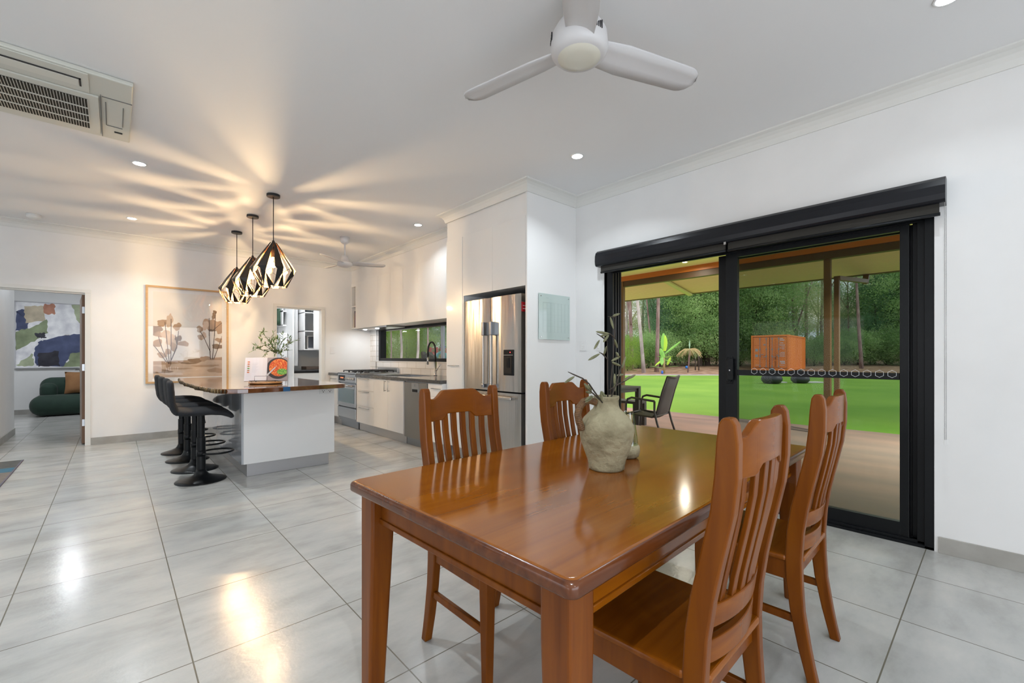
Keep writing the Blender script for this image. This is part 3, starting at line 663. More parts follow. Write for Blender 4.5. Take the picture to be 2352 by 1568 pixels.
poly += [(1.79+.07*math.cos(a),4.76+.07*math.sin(a)) for a in (-.3,-.8,-1.2)] + [(1.76,4.678),(1.45,4.63),(1.16,4.585),(.90,4.56),(.82,4.575),(.745,4.62),(.70,4.69),(.67,4.78)]
live = []; N = 34
for i in range(N+1):
    t = i/N; y = 4.86+(7.42-4.86)*t
    live.append((.648-.05*math.sin(PI*t)+.012*math.sin(t*23)+rs.uniform(-.010,.010), y))
poly += live+[(.72,7.50),(1.8,7.50)]
o = MB().prism(poly[::-1], .857, .900).build('timber_top', slabm, isl, bevel=.005, seg=3)
b = MB()
ed0 = [(.745,4.62),(.70,4.69),(.67,4.78)]+live; ed = []
for a_, c_ in zip(ed0, ed0[1:]):
    k_ = 2 if math.dist(a_, c_) > .06 else 1
    ed += [(a_[0]+(c_[0]-a_[0])*t/k_, a_[1]+(c_[1]-a_[1])*t/k_) for t in range(k_)]
ed.append(ed0[-1])
for i in range(len(ed)-1):
    p, q2 = Vector((*ed[i],.879)), Vector((*ed[i+1],.879)); m_ = p.lerp(q2,.5)
    d = (q2-p); b.ball(m_+Vector((-.002,0,0)), .5, 8, (.012+rs.uniform(0,.012), d.length*rs.uniform(1.1,2.0), .038+rs.uniform(0,.010)))
b.build('bark_edge', barkm, isl, smooth=True)
MB().box(1.20,1.262,4.585,4.604,.8575,.9008).build('blue_inlay', mat('blue_inlay',(.01,.09,.22),.3), isl, bevel=.002)
# cookbook on stand, serving board
al = R(24)
bd = empty('serving_board', (1.215,5.31,.9008), 0, 'round wooden serving board on the timber island top', 'board')
MB().lathe([(.15,0),(.165,.006),(.165,.014),(.155,.020)], (1.215,5.31,.901), 32).build('board', boardm, bd, smooth=False, bevel=.002)
Mb = Matrix.Translation((1.205,5.27,.932)) @ Matrix.Rotation(-al,4,'Z') @ Matrix.Rotation(R(-14),4,'X')
bs = empty('cookbook_stand', (1.21,5.3,.9215), 0, 'thin wire cookbook stand on the wooden serving board', 'book stand')
b = MB(); b.M = Mb; wire = mat('grey_wire',(.10,.10,.11),.35,metal=.8)
b.tube([(-.15,-.03,-.004),(.10,-.03,-.004),(.12,-.005,-.004),(.12,.05,-.004),(-.13,.05,-.004)], .0025, 6, closed=True)
b.tube([(-.10,-.03,-.004),(-.10,-.038,.045),(.02,-.038,.045),(.02,-.03,-.004)], .002, 6); b.tube([(0,.02,-.004),(0,.02,.2)], .0025, 6)
b.M = Matrix.Translation((1.21,5.30,.9225)); b.tube([(-.10,-.04,0),(-.10,-.04,.012)], .004, 6).tube([(.08,-.06,0),(.08,-.06,.012)], .004, 6).tube([(.0,.05,0),(.0,.05,.012)], .004, 6)
b.build('wire_frame', wire, bs, smooth=True)
ck = empty('open_cookbook', (1.21,5.26,.935), 0, 'open cookbook showing a pan of red stew on the island', 'book')
pg = mat('page_white',(.74,.72,.76),.5)
b = MB(); b.M = Mb
for s in (-1,1):
    for k in range(6):
        u0, u1 = k/6, (k+1)/6; f_ = lambda u: .012*math.sin(PI*min(u*1.5,1))+.0
        b.prism([(s*.205*u0,-f_(u0)),(s*.205*u1,-f_(u1)),(s*.205*u1,.012),(s*.205*u0,.012)],0,.255)
b.build('pages', pg, ck)
b = MB(); b.M = Mb; b.box(-.208,.208,.0125,.015,-.003,.258); b.build('cover', mat('cover_cream',(.6,.5,.35),.5), ck)
stew = mat('red_stew',(.55,.06,.012),.5,noise=((.75,.30,.06),70,(1,1,1),.45,.62)); herb = mat('green_herbs',(.05,.25,.04),.5,noise=((.3,.5,.1),90,(1,1,1),.45,.6))
b = MB(); b.M = Mb
def disc(cx, cz, r, y, m, sx=1, clip=.203):
    pts = [(max(.012,min(clip,cx+r*sx*math.cos(a))), max(.004,min(.252,cz+r*math.sin(a)))) for a in [2*PI*k/40 for k in range(40)]]
    b.prism(pts, y, y+.0008, ax='y', m=m)
b.box(.008,.204,-.0132,-.0122,.002,.253,4)
disc(.118,.135,.118,-.0146,0); disc(.125,.142,.097,-.0156,1); disc(.158,.095,.034,-.0166,2,1.5)
b.prism([(.0,.055),(.012,.043),(.085,.13),(.105,.165),(.075,.137)], -.0176, -.0168, ax='y', m=3)
for k,(c,zz) in enumerate([(1,.205),(1,.182),(5,.158),(2,.135),(5,.112),(1,.092)]): b.prism([(-.168+.012*math.cos(a), zz+.006*math.sin(a)) for a in [2*PI*q/10 for q in range(10)]], -.0135,-.0125, ax='y', m=c)
for k in range(9): b.box(-.135,-.135+.06-.01*(k%3), -.0128,-.0124, .190-k*.012, .1915-k*.012, 6)
b.build('food_photo', [mat('dark_pan',(.03,.025,.028),.5), stew, herb, mat('spoon_grey',(.5,.5,.52),.4), mat('photo_ground',(.33,.28,.29),.5), mat('tan_food',(.45,.2,.07),.5), mat('faint_text',(.5,.5,.53),.5)], ck)
# island vase with olive branches
vs_ = empty('white_vase', (1.40,5.72,.9008), 0, 'ribbed cream vase behind the cookbook on the island', 'vase')
b = MB(); n = 36; prof = [(.05,0),(.075,.02),(.088,.08),(.080,.14),(.058,.20),(.050,.235),(.046,.234),(.05,.19)]
vv = []; ff = []
for r_, z in prof:
    for i in range(n): a = 2*PI*i/n; q_ = r_*(1+.03*(i%2)); vv.append((1.40+q_*math.cos(a),5.72+q_*math.sin(a),.9008+z))
for j in range(len(prof)-1):
    for i in range(n): ff.append((j*n+i,j*n+(i+1)%n,(j+1)*n+(i+1)%n,(j+1)*n+i))
ff.append(tuple(range(n)))
b.add(vv,ff).build('body', mat('cream_ceramic',(.62,.56,.48),.6), vs_, smooth=True)
ob = empty('olive_branches', (1.40,5.72,1.13), 0, 'leafy green olive branches spilling out of the cream vase', 'branches')
def pi_(u, v, dy=0): return onY(540+u/10.456, 750+v/10.456, 5.72+dy)
ST = [[(1000,640),(880,450),(780,300),(690,170),(690,110)],[(990,640),(760,430),(620,380),(590,240),(640,160)],[(990,640),(830,540),(660,570),(560,510),(480,450)],[(1000,640),(950,420),(930,330),(980,270)],
      [(1010,640),(1080,450),(1150,330),(1150,190)],[(1020,640),(1150,490),(1260,400),(1340,380),(1500,310)],[(1020,640),(1120,600),(1200,560),(1290,560)],[(1020,660),(1090,640),(1160,720)],[(980,640),(860,570),(780,590),(720,700)],[(1000,640),(880,420),(860,260),(930,150)],[(1000,640),(1020,480),(1050,360),(1030,280)],[(990,640),(700,440),(560,500),(400,590)],[(1020,640),(1200,500),(1340,390),(1290,250)]]
om = mat('olive_leaf_green', (.085,.17,.045), .5, noise=((.17,.27,.08), 25, (1,1,1), .35, .65)); rl = random.Random(8)
bs1 = MB(); lv = MB()
for s_ in ST:
    d0 = rl.uniform(-.10,.10); N = len(s_)
    pts = [pi_(u,v,d0*i/(N-1)) for i,(u,v) in enumerate(s_)]
    bs1.tube(pts, [.0025]*(N-1)+[.001], 5)
    for i in range(1,N):
        for k in range(3):
            p = pts[i-1].lerp(pts[i],(k+.5)/3); d = (pts[i]-pts[i-1]).normalized()
            for sg in (-1,1):
                o2 = Vector((rl.uniform(-1,1),rl.uniform(-1,1),rl.uniform(-.6,1))).normalized()
                lv.blade(p, p+(d*.7+o2*.8).normalized()*rl.uniform(.035,.062), .014, (rl.uniform(-1,1),rl.uniform(-1,1),1))
    lv.blade(pts[-1], pts[-1]+(pts[-1]-pts[-2]).normalized()*.055, .014)
bs1.build('stem', mat('olive_stem',(.12,.14,.06),.6), ob, smooth=True); lv.build('foliage', om, ob)
for u,v in ((525,515),(605,475),(1258,322),(1295,370),(610,220)): MB().ball(pi_(u,v,0),.008,8,(1,1,1)).build('olive', mat('dark_olive',(.09,.02,.02),.3), ob, smooth=True)
# ------------------------------------------------------------------ bar stools
def pad(path, n=20, groove=(), power=3.2):
    b = MB(); rings = []
    for i,(x,z,th,hw,tx,tz) in enumerate(path):
        t = Vector((tx,0,tz)).normalized(); nrm = Vector((-t.z,0,t.x))
        for k in range(n):
            a = 2*PI*k/n; c, s = math.cos(a), math.sin(a)
            cc = math.copysign(abs(c)**(2/power), c); ss = math.copysign(abs(s)**(2/power), s)
            y = cc*hw; g = 1
            if ss != 0:
                g = 1-.10*(math.cos(y/hw*PI*2.0) > .93)
            rings.append((x+nrm.x*ss*th/2*g, y, z+nrm.z*ss*th/2*g))
    m = len(path); fs = [(j*n+k,j*n+(k+1)%n,(j+1)*n+(k+1)%n,(j+1)*n+k) for j in range(m-1) for k in range(n)]+[tuple(range(n))[::-1], tuple(range((m-1)*n,m*n))]
    return b.add(rings, fs)
def path_from(pts, grooves):
    out = []
    for i,(x,z,th,hw) in enumerate(pts):
        a = pts[max(i-1,0)]; c = pts[min(i+1,len(pts)-1)]
        out.append((x,z,th*(0.86 if i in grooves else 1),hw,c[0]-a[0],c[1]-a[1]))
    return out
def make_stool():
    r = empty('bar_stool', (0,0,0))
    MB().lathe([(.208,0),(.208,.006),(.17,.018),(.10,.040),(.065,.058),(.047,.080),(.038,.11)], n=40).build('base', black, r, local=True, smooth=True)
    MB().lathe([(.037,.08),(.037,.415)], n=28).lathe([(.030,.415),(.030,.64)], n=28).build('column', black, r, local=True, smooth=True, es=40)
    b = MB().tube([(.13+.135*math.cos(a), .135*math.sin(a), .262) for a in [R(-150)+R(300)*k/20 for k in range(21)]], .0095, 8)
    b.tube([(0,.0,.262),(.03,.07,.262)], .009, 8).tube([(0,.0,.262),(.03,-.07,.262)], .009, 8).lathe([(.040,.235),(.040,.29)], n=20)
    b.build('footrest', black, r, local=True, smooth=True)
    MB().tube([(.0,.02,.615),(.03,.10,.60),(.04,.15,.55),(.045,.17,.53)], .006, 6).build('lever', black, r, local=True, smooth=True)
    sp = [(.245,.592,.03,.17),(.238,.612,.05,.188),(.215,.632,.062,.196),(.18,.648,.068,.2),(.155,.655,.068,.2),(.10,.664,.072,.2),(.075,.666,.072,.2),(.02,.668,.074,.2),(-.005,.668,.074,.2),(-.06,.667,.074,.2),(-.085,.667,.074,.2),(-.135,.67,.072,.2),(-.175,.675,.07,.198),(-.20,.682,.05,.19)]
    pad(path_from(sp, (4,6,8,10))).build('seat', fabric, r, local=True, smooth=True, sub=1)
    bp = [(-.165,.655,.05,.185),(-.195,.675,.062,.195),(-.213,.715,.064,.2),(-.221,.75,.06,.2),(-.223,.765,.06,.2),(-.228,.81,.062,.2),(-.229,.825,.062,.2),(-.232,.87,.062,.2),(-.233,.885,.062,.198),(-.236,.93,.060,.195),(-.238,.955,.052,.185),(-.239,.968,.03,.165)]
    pad(path_from(bp, (4,6,8))).build('backrest', fabric, r, local=True, smooth=True, sub=1)
    return r
stl = make_stool()
for i,(x,y,l) in enumerate([(.62,5.15,'black padded bar stool closest to the camera at the island'),(.634,5.70,'black padded bar stool second from the front at the island'),(.63,6.28,'black padded bar stool third from the front at the island'),(.624,6.83,'black padded bar stool at the far end, nearest the framed tree picture')]):
    c = stl if i == 0 else copy_tree(stl); c.location = (x,y,.0005); c.rotation_euler = (0,0,R([-3,0,1,-1][i])); tag(c, l, 'bar stool', 'bar stools along the island')
# ------------------------------------------------------------------ pendants
N6 = 8
def make_pendant():
    r = empty('pendant_light', (0,0,0))
    MB().lathe([(.062,-.026),(.064,-.022),(.064,0)], n=32).build('ceiling_rose', blackm, r, local=True, smooth=False)
    MB().tube([(0,0,-.02),(0,0,-.50)], .0045, 8).build('cord', blackm, r, local=True, smooth=True)
    MB().lathe([(.013,-.55),(.013,-.49),(.008,-.482)], n=14).lathe([(.021,-.66),(.021,-.60),(.016,-.55)], n=16).build('lamp_holder', blackm, r, local=True, smooth=True)
    z0,z1,z2,z3 = -.505,-.785,-.845,-.972; RA,RW,RL,RB = .030,.215,.203,.128
    rg = lambda rr,z,off: [Vector((rr*math.cos(2*PI*(i+off)/N6), rr*math.sin(2*PI*(i+off)/N6), z)) for i in range(N6)]
    A = rg(RA,z0,0); Wd = rg(RW,z1,.5); Lw = rg(RL,z2,0); Bt = rg(RB,z3,.5)
    fr_ = MB()
    for i in range(N6):
        j = (i+1)%N6; h = (i-1)%N6
        fr_.tube([A[i],Wd[i]],.0022,4).tube([A[i],Wd[h]],.0022,4).tube([Wd[i],Lw[i]],.0022,4).tube([Wd[i],Lw[j]],.0022,4).tube([Lw[i],Bt[i]],.0022,4).tube([Lw[j],Bt[i]],.0022,4).tube([Bt[i],Bt[j]],.0022,4).tube([Wd[i],Bt[i]],.002,4)
    s = fr_.build('shade_frame', blackm, r, local=True)
    for i in range(N6):
        j = (i+1)%N6; h = (i-1)%N6
        g = .20   # leave slender gaps between the folded panels
        a1 = A[i]; wL = Wd[h].lerp(Wd[i], .02); wR = Wd[h].lerp(Wd[i], .58)
        b = MB(); ce = Lw[i]
        b.add([a1+Vector((0,0,.0)), A[j].lerp(A[i],.45), wR, ce, wL], [(0,1,2,3,4)])
        # lower triangles
        b.add([Wd[i].lerp(Lw[j],.35), Lw[j], Bt[i]], [(0,1,2)])
        b.add([Lw[i], Bt[i].lerp(Bt[h],.02), Bt[h].lerp(Bt[i],.42)], [(0,1,2)])
        o = b.build('shade_panel', shadem, s, local=True)
        # make outward normals consistent so the copper side faces the bulb
        me = o.data; me.update()
        for p in me.polygons:
            c = p.center; 
            if p.normal.dot(Vector((c.x,c.y,c.z+.80))) < 0: p.flip()
        me.update()
    MB().lathe([(.012,-.66),(.022,-.685),(.030,-.715),(.029,-.74),(.018,-.762),(.002,-.768)], n=16).build('bulb', bulb_m, r, local=True, smooth=True)
    return r
pn = make_pendant()
for i,(x,y,l) in enumerate([(1.244,5.124,'black and copper faceted pendant lamp nearest the camera over the island'),(1.243,6.052,'black and copper faceted pendant lamp in the middle over the island'),(1.242,6.976,'black and copper faceted pendant lamp farthest over the island')]):
    c = pn if i == 0 else copy_tree(pn); c.location = (x,y,CZ-.0005); c.rotation_euler = (0,0,R(11+i*5)); tag(c, l, 'pendant light', 'faceted pendants over the island')
    ld_ = bpy.data.lights.new('bulb_light','POINT'); ld_.energy = PEND_W; ld_.color = (1,.69,.37); ld_.shadow_soft_size = .012
    lo = bpy.data.objects.new('bulb_light', ld_); COL.objects.link(lo); lo.location = (x,y,CZ-.79)
# ------------------------------------------------------------------ downlights
def make_dl(lens):
    r = empty('downlight', (0,0,0))
    MB().lathe([(.044,0),(.055,0),(.053,-.004),(.044,-.005),(.044,0)], n=28, cap=False).build('trim_ring', white_sat, r, local=True, smooth=True)
    MB().lathe([(.001,-.0045),(.043,-.0045),(.043,-.001)], n=28).build('lens', lens, r, local=True)
    return r
d0 = make_dl(lens_m)
DL = [(2.922,2.397,'round ceiling downlight above the fridge end of the dining area'),(.164,5.089,'round ceiling downlight left of the pendants, just beyond the air conditioner'),(.161,7.166,'round ceiling downlight near the back wall left of the pendants'),(2.916,5.032,'round ceiling downlight in front of the kitchen cupboards'),(2.942,.155,'round ceiling downlight at the top right edge of the ceiling'),
      (.30,2.35,'round ceiling downlight at the top edge left of the fan'),(-2.18,7.1,0),(-3.85,7.1,0),(-2.18,3.53,0),(-3.83,3.50,0),(-2.18,.6,0),(.2,.0,0),(-3.85,.6,0),(-2.18,-2.1,0),(.2,-2.1,0),(2.92,-2.1,0),(-5.5,5.2,0),(-5.5,2.0,0),(-5.5,-1.2,0)]
for i,(x,y,l) in enumerate(DL):
    c = d0 if i == 0 else copy_tree(d0); c.location = (x,y,CZ-.0006)
    tag(c, l or 'round ceiling downlight '+['in the far left corner by the back wall','farthest left near the back wall','reflected in the door glass, nearer one','reflected in the door glass, farther one','left of the camera','right above the camera','far left of the camera','behind the camera to the left','right behind the camera','behind the camera by the door wall','over the west side, back','over the west side, middle','over the west side, front'][i-6], 'downlight', 'ceiling downlights')
    a = bpy.data.lights.new('downlight_beam','AREA'); a.shape = 'DISK'; a.size = .03; a.energy = LAMP_W*{0:.7,3:.4,4:.3,15:.5}.get(i,1); a.color = (.86,.94,1); a.spread = R(130)
    lo = bpy.data.objects.new('downlight_beam', a); COL.objects.link(lo); lo.location = (x,y,CZ-.0075)
for x,y,e_ in ((2.55,9.2,36),(-.6,11.6,30),(-2.6,11.6,25),(-.7,9.2,8)):
    a = bpy.data.lights.new('downlight_beam','AREA'); a.shape = 'DISK'; a.size = .12; a.energy = e_; a.color = (.90,.94,1)
    lo = bpy.data.objects.new('downlight_beam', a); COL.objects.link(lo); lo.location = (x,y,CZ-.012)
for yy in (7.80,7.30):
    a = bpy.data.lights.new('hood_light','AREA'); a.shape = 'DISK'; a.size = .05; a.energy = 2.5; a.color = (.9,.95,1)
    lo = bpy.data.objects.new('hood_light', a); COL.objects.link(lo); lo.location = (3.42,yy,1.682)
# ------------------------------------------------------------------ ceiling fans
fanw = mat('fan_white', (.66,.65,.65), .4); lampc = mat('opal_lamp_cover', (.72,.70,.60), .3)
def fan_blade(b, ang, r0, r1, wd, z, pitch, root):
    M = Matrix.Rotation(ang,4,'Z'); N = 26; vs = []
    for i in range(N+1):
        u = i/N; r_ = r0+(r1-r0)*u; w_ = wd*(root+(1-root)*min(1,u*4)) if u < .25 else wd*(1-.08*u)
        if u > .86: w_ *= math.sqrt(max(.03,1-((u-.86)/.14)**2))
        tw = pitch*(1.25-.5*u)
        for k in (-1,-.33,.33,1):
            y = k*w_/2; p = M @ Vector((r_, y*math.cos(tw), z+y*math.sin(tw)+.006*(1-k*k)))
            vs.append(p)
    fs = [(i*4+k,(i+1)*4+k,(i+1)*4+k+1,i*4+k+1) for i in range(N) for k in range(3)]
    b.add(vs,fs); return b
FX, FY_ = 1.625, 1.322
fn = empty('ceiling_fan', (FX,FY_,CZ), 0, 'large white three-blade ceiling fan above the dining table', 'ceiling fan')
MB().lathe([(.110,2.60),(.128,2.618),(.135,2.64),(.130,2.70),(.105,2.745),(.078,2.77),(.07,2.90)], (FX,FY_,0), 40).build('motor_housing', fanw, fn, smooth=True)
MB().lathe([(.005,2.586),(.06,2.590),(.100,2.600),(.106,2.612)], (FX,FY_,0), 40).build('lamp_cover', lampc, fn, smooth=True)
for a in (102.0,-20.0,221.0):
    b = MB(); b.M = Matrix.Translation((FX,FY_,0)); fan_blade(b, R(a), .10, .705, .162, 2.648, R(-14), .8)
    o = b.build('blade', fanw, fn, smooth=True, solid=.008)
    g = MB(); g.M = Matrix.Translation((FX,FY_,0)) @ Matrix.Rotation(R(a+38),4,'Z')
    for k in range(5): g.box(.129,.1345,-.02+k*.010,-.016+k*.010,2.665,2.665+.012+.006*k)
    g.build('vent_slots', blackm, fn)
f2 = empty('ceiling_fan', (2.447,6.268,CZ), 0, 'small white ceiling fan on a rod near the kitchen cupboards', 'ceiling fan')
X2,Y2 = 2.447,6.268
MB().lathe([(.03,2.80),(.062,2.83),(.066,2.90)], (X2,Y2,0), 24).build('canopy', fanw, f2, smooth=True); MB().lathe([(.012,2.60),(.012,2.82)], (X2,Y2,0), 10).build('rod', fanw, f2, smooth=True)
MB().lathe([(.055,2.475),(.09,2.487),(.105,2.51),(.10,2.54),(.06,2.55),(.05,2.60),(.042,2.635),(.012,2.64)], (X2,Y2,0), 28).build('motor_housing', fanw, f2, smooth=True)
for a in (8,128,248):
    b = MB(); b.M = Matrix.Translation((X2,Y2,0)); fan_blade(b, R(a-30), .09, .56, .125, 2.53, R(-15), .7); b.build('blade', fanw, f2, smooth=True, solid=.006)
# ------------------------------------------------------------------ ceiling cassette air conditioner
acm = mat('ac_cream_plastic', (.60,.60,.54), .45)
ac = empty('air_conditioner', (-.75,4.10,2.87), 0, 'cream ceiling cassette air conditioner with dark slotted grille', 'air conditioner')
b = MB().box(-1.60,.09,3.615,4.59,2.872,CZ-.0005)
b.build('panel', acm, ac, bevel=.008)
b = MB().box(-1.55,-.115,3.625,3.875,2.864,2.872); b.build('air_flap_frame', acm, ac, bevel=.003)
b = MB().box(-1.52,-.15,3.700,3.712,2.860,2.8645); b.box(-.158,-.15,3.70,3.80,2.860,2.8645); b.build('flap_gap', blackm, ac)
MB().box(-1.52,-.16,3.715,3.80,2.858,2.865).build('air_flap', mat('flap_cream',(.66,.65,.58),.4), ac, bevel=.002)
g = MB().box(-1.50,-.075,3.885,4.50,2.858,2.872).build('grille_frame', acm, ac, bevel=.004)
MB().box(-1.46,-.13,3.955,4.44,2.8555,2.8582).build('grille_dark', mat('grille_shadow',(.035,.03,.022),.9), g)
b = MB()
for i in range(96): x = -1.46+i*.014; b.box(x-.0013,x+.0013,3.955,4.44,2.851,2.8556)
for y in (4.085,4.205,4.325): b.box(-1.46,-.13,y-.004,y+.004,2.850,2.8556)
b.build('grille_slats', acm, g)
b = MB().box(-.068,-.064,3.86,4.55,2.862,2.8725).box(-.045,-.040,3.95,4.33,2.868,2.8722).box(.043,.047,3.97,4.30,2.868,2.8722).box(-.04,.045,4.33,4.335,2.868,2.8722).box(-.06,.088,3.875,3.880,2.868,2.8722)
b.build('panel_seam', mat('seam_grey',(.16,.16,.15),.7), ac)
MB().box(.0,.045,4.42,4.435,2.866,2.8722).build('indicator', black, ac)
sm = empty('smoke_alarm', (-.717,7.783,CZ), 0, 'round white smoke alarm on the ceiling near the back wall', 'smoke alarm')
MB().lathe([(.045,CZ-.042),(.062,CZ-.034),(.066,CZ-.02),(.060,CZ-.016),(.068,CZ-.012),(.068,CZ-.0005)], (-.717,7.783,0), 32).build('housing', plast, sm, smooth=True)
# ------------------------------------------------------------------ roller blind
bl = empty('roller_blind', (3.66,1.46,2.10), 0, 'long black roller blind with curved pelmet above the sliding door', 'blind')
poly = [(3.718,2.10),(3.718,2.262),(3.665,2.262),(3.635,2.256),(3.610,2.235),(3.598,2.20),(3.596,2.15),(3.600,2.118),(3.608,2.105),(3.618,2.10)]
b = MB(); b.M = Matrix(((1,0,0,0),(0,1,0,0),(0,0,1,0),(0,0,0,1))); b.prism(poly, .20, 2.725, ax='y'); 
o = b.build('pelmet', mat('black_pelmet',(.007,.008,.011),.27, spec=.35), bl, bevel=.002)
for y0,y1 in ((.228,1.440),(1.462,2.675)):
    f = MB().box(3.632,3.650,y0,y1,2.045,2.10).build('rolled_fabric', mat('dark_blind_cloth',(.022,.020,.016),.85), bl)
    MB().tube([(3.640,y0-.004,2.040),(3.640,y1+.004,2.040)], .011, 10).build('bottom_rail', black, f, smooth=True)
MB().box(3.60,3.62,1.443,1.460,2.083,2.104).build('bracket', chrome, bl)
def chain(x, y, z0, z1, m, r_=.0026, st_=.0075):
    b = MB(); z = z0; i = 0
    while z > z1:
        b.ball((x,y,z), r_, 6); b.ball((x+.012,y-.006,z-st_/2), r_, 6); z -= st_
    b.tube([(x,y,z0),(x,y,z1)], .0009, 4).tube([(x+.012,y-.006,z0),(x+.012,y-.006,z1)], .0009, 4)
    return b.build('bead_chain', m, bl, smooth=True)
cn = chain(3.63,.205,2.10,.70, chrome); MB().box(3.622,3.648,.190,.208,.67,.70).build('chain_clip', plast, cn, bevel=.002)
chain(3.66,2.70,2.10,.72, plast, .0022, .012)
# ------------------------------------------------------------------ wall fittings
def plate(name, x, y0, y1, z0, z1, label, dots):
    r = empty(name, (x,(y0+y1)/2,z0), 0, label, 'switch')
    MB().box(x-.008,x,y0,y1,z0,z1).build('plate', plast, r, bevel=.002)
    for (dy,dz) in dots: MB().lathe([(.0075,-.012),(.009,-.008)], (x,dy,dz), 12, ax='x').build('button', white_sat, r)
plate('wall_switch', D, 2.935,3.015,1.255,1.365, 'white light switch plate in the corner beside the glass planner', [(2.975,1.285),(2.975,1.31),(2.975,1.335)])
plate('wall_switch', D, 2.735,2.800,1.255,1.360, 'white light switch plate beside the sliding door', [(2.767,1.285),(2.767,1.31),(2.767,1.335)])
r = empty('wall_switch', (2.97,B,1.245), 0, 'white light switch plate on the wall right of the pantry doorway', 'switch')
MB().box(2.932,3.006,B-.008,B,1.245,1.368).build('plate', plast, r, bevel=.002); MB().box(2.964,2.974,B-.012,B-.008,1.295,1.315).build('button', white_sat, r)
gb = empty('glass_planner', (3.365,3.062,1.37), 0, 'pale green glass wall planner with faint grid', 'planner')
gm = mat('pale_green_glass',(.50,.60,.57),.06,coat=.5); MB().box(3.13,3.601,3.055,3.062,1.365,1.828).build('glass_sheet', gm, gb, bevel=.001)
b = MB()
for i in range(8): x = 3.19+i*.055; b.box(x-.0007,x+.0007,3.0541,3.0551,1.44,1.74)
for i in range(6): z = 1.44+i*.06; b.box(3.19,3.575,3.0541,3.0551,z-.0007,z+.0007)
b.box(3.24,3.27,3.0541,3.0551,1.785,1.789).box(3.55,3.575,3.0541,3.0551,1.385,1.389)
b.build('grid_lines', mat('grid_grey',(.38,.46,.44),.4), gb)
for x,z in ((3.155,1.80),(3.575,1.80),(3.155,1.39),(3.575,1.39)): MB().lathe([(.005,-.006),(.006,0)], (x,3.055,z), 10, ax='y').build('standoff', chrome, gb)
# ------------------------------------------------------------------ framed tree print on the back wall
pf = empty('framed_picture', (.84,B,.80), 0, 'large oak-framed sepia watercolour of trees on the back wall', 'picture')
x0,x1,z0,z1 = .331,1.341,.803,2.222
def frame(parent, x0,x1,z0,z1,y,t,d,m,name='frame'):
    MB().box(x0,x1,y-d,y,z0,z0+t).box(x0,x1,y-d,y,z1-t,z1).box(x0,x0+t,y-d,y,z0+t,z1-t).box(x1-t,x1,y-d,y,z0+t,z1-t).build(name, m, parent, bevel=.002)
frame(pf,x0,x1,z0,z1,B,.026,.035,frame_oak)
MB().box(x0+.026,x1-.026,B-.014,B-.002,z0+.026,z1-.026).build('mat_board', mat('mat_white',(.72,.71,.69),.6), pf)
wc = [(.70,.66,.60),(.33,.22,.14),(.20,.13,.08),(.12,.075,.045),(.45,.34,.25),(.075,.045,.03)]
wm_ = [mat('wash_%s'%n_, c, .7, noise=(tuple(min(1,k*(1.06 if n_ == 'paper' else 1.45)) for k in c), 6, (1,1,1), .3, .7)) for n_, c in zip(('paper','brown','umber','dark','sand','line'), wc)]
b = MB(); px0,px1,pz0,pz1 = x0+.085,x1-.085,z0+.085,z1-.085; PW, PH = px1-px0, pz1-pz0
lay = [B-.0145]
ra = random.Random(11)
def area(pts, m, jit=0): 
    if jit:
        q2 = []
        for k in range(len(pts)):
            a_, c_ = pts[k], pts[(k+1)%len(pts)]
            for t in range(6): q2.append((a_[0]+(c_[0]-a_[0])*t/6+ra.uniform(-jit,jit), a_[1]+(c_[1]-a_[1])*t/6+ra.uniform(-jit,jit)))
        pts = q2
    lay[0] -= .00006; q = [(max(px0,min(px1,px0+u*PW)), max(pz0,min(pz1,pz1-v*PH))) for u,v in pts]
    b.prism(q, lay[0], lay[0]+.00005, ax='y', m=m)
area([(0,0),(1,0),(1,1),(0,1)],0)

def blob(u,v,r1,r2,m,nn=16): 
    p1_, p2_, p3_ = ra.uniform(0,6), ra.uniform(0,6), ra.uniform(0,6)
    ff_ = lambda a: 1+.16*math.sin(2*a+p1_)+.13*math.sin(3*a+p2_)+.07*math.sin(6*a+p3_)
    area([(u+r1*ff_(a)*math.cos(a), v+r2*ff_(a)*math.sin(a)) for a in [2*PI*k/36 for k in range(36)]], m)
area([(0,.81),(.45,.80),(.75,.775),(1,.76),(1,1),(0,1)],4); area([(0,.81),(.5,.80),(.5,.825),(.2,.85),(0,.85)],1); area([(.7,.785),(1,.765),(1,.80),(.8,.80)],1)
for u,v,r1,r2,m in [(.62,.80,.13,.028,2),(.73,.78,.07,.032,1),(.50,.835,.12,.012,2),(.10,.93,.18,.02,2),(.03,.90,.09,.035,1),(.92,.93,.14,.03,1),(.75,.87,.22,.012,1),(.35,.90,.2,.006,1),(.20,.855,.03,.04,1)]: blob(u,v,r1,r2,m)
for u,v,r1,r2,m in [(.13,.36,.075,.042,1),(.33,.40,.055,.045,1),(.04,.45,.09,.05,2),(.08,.50,.07,.03,1),(.22,.34,.05,.06,4),(.26,.56,.08,.07,4),(.35,.54,.045,.035,2),(.18,.50,.08,.05,4),(.42,.60,.07,.035,1),(.28,.64,.05,.05,1),(.05,.60,.08,.04,1),(.12,.74,.06,.035,1),(.20,.70,.05,.03,1),(.24,.30,.03,.05,4),
                    (.82,.36,.10,.08,1),(.93,.38,.08,.08,1),(.87,.25,.03,.04,2),(.84,.43,.05,.015,3),(.66,.42,.055,.035,1),(.68,.52,.05,.035,1),(.72,.50,.04,.04,4),(.93,.63,.08,.035,2),(.97,.44,.05,.035,1),(.96,.55,.06,.03,1),(.75,.37,.05,.05,4),(.89,.20,.03,.02,2)]: blob(u,v,r1,r2,m)
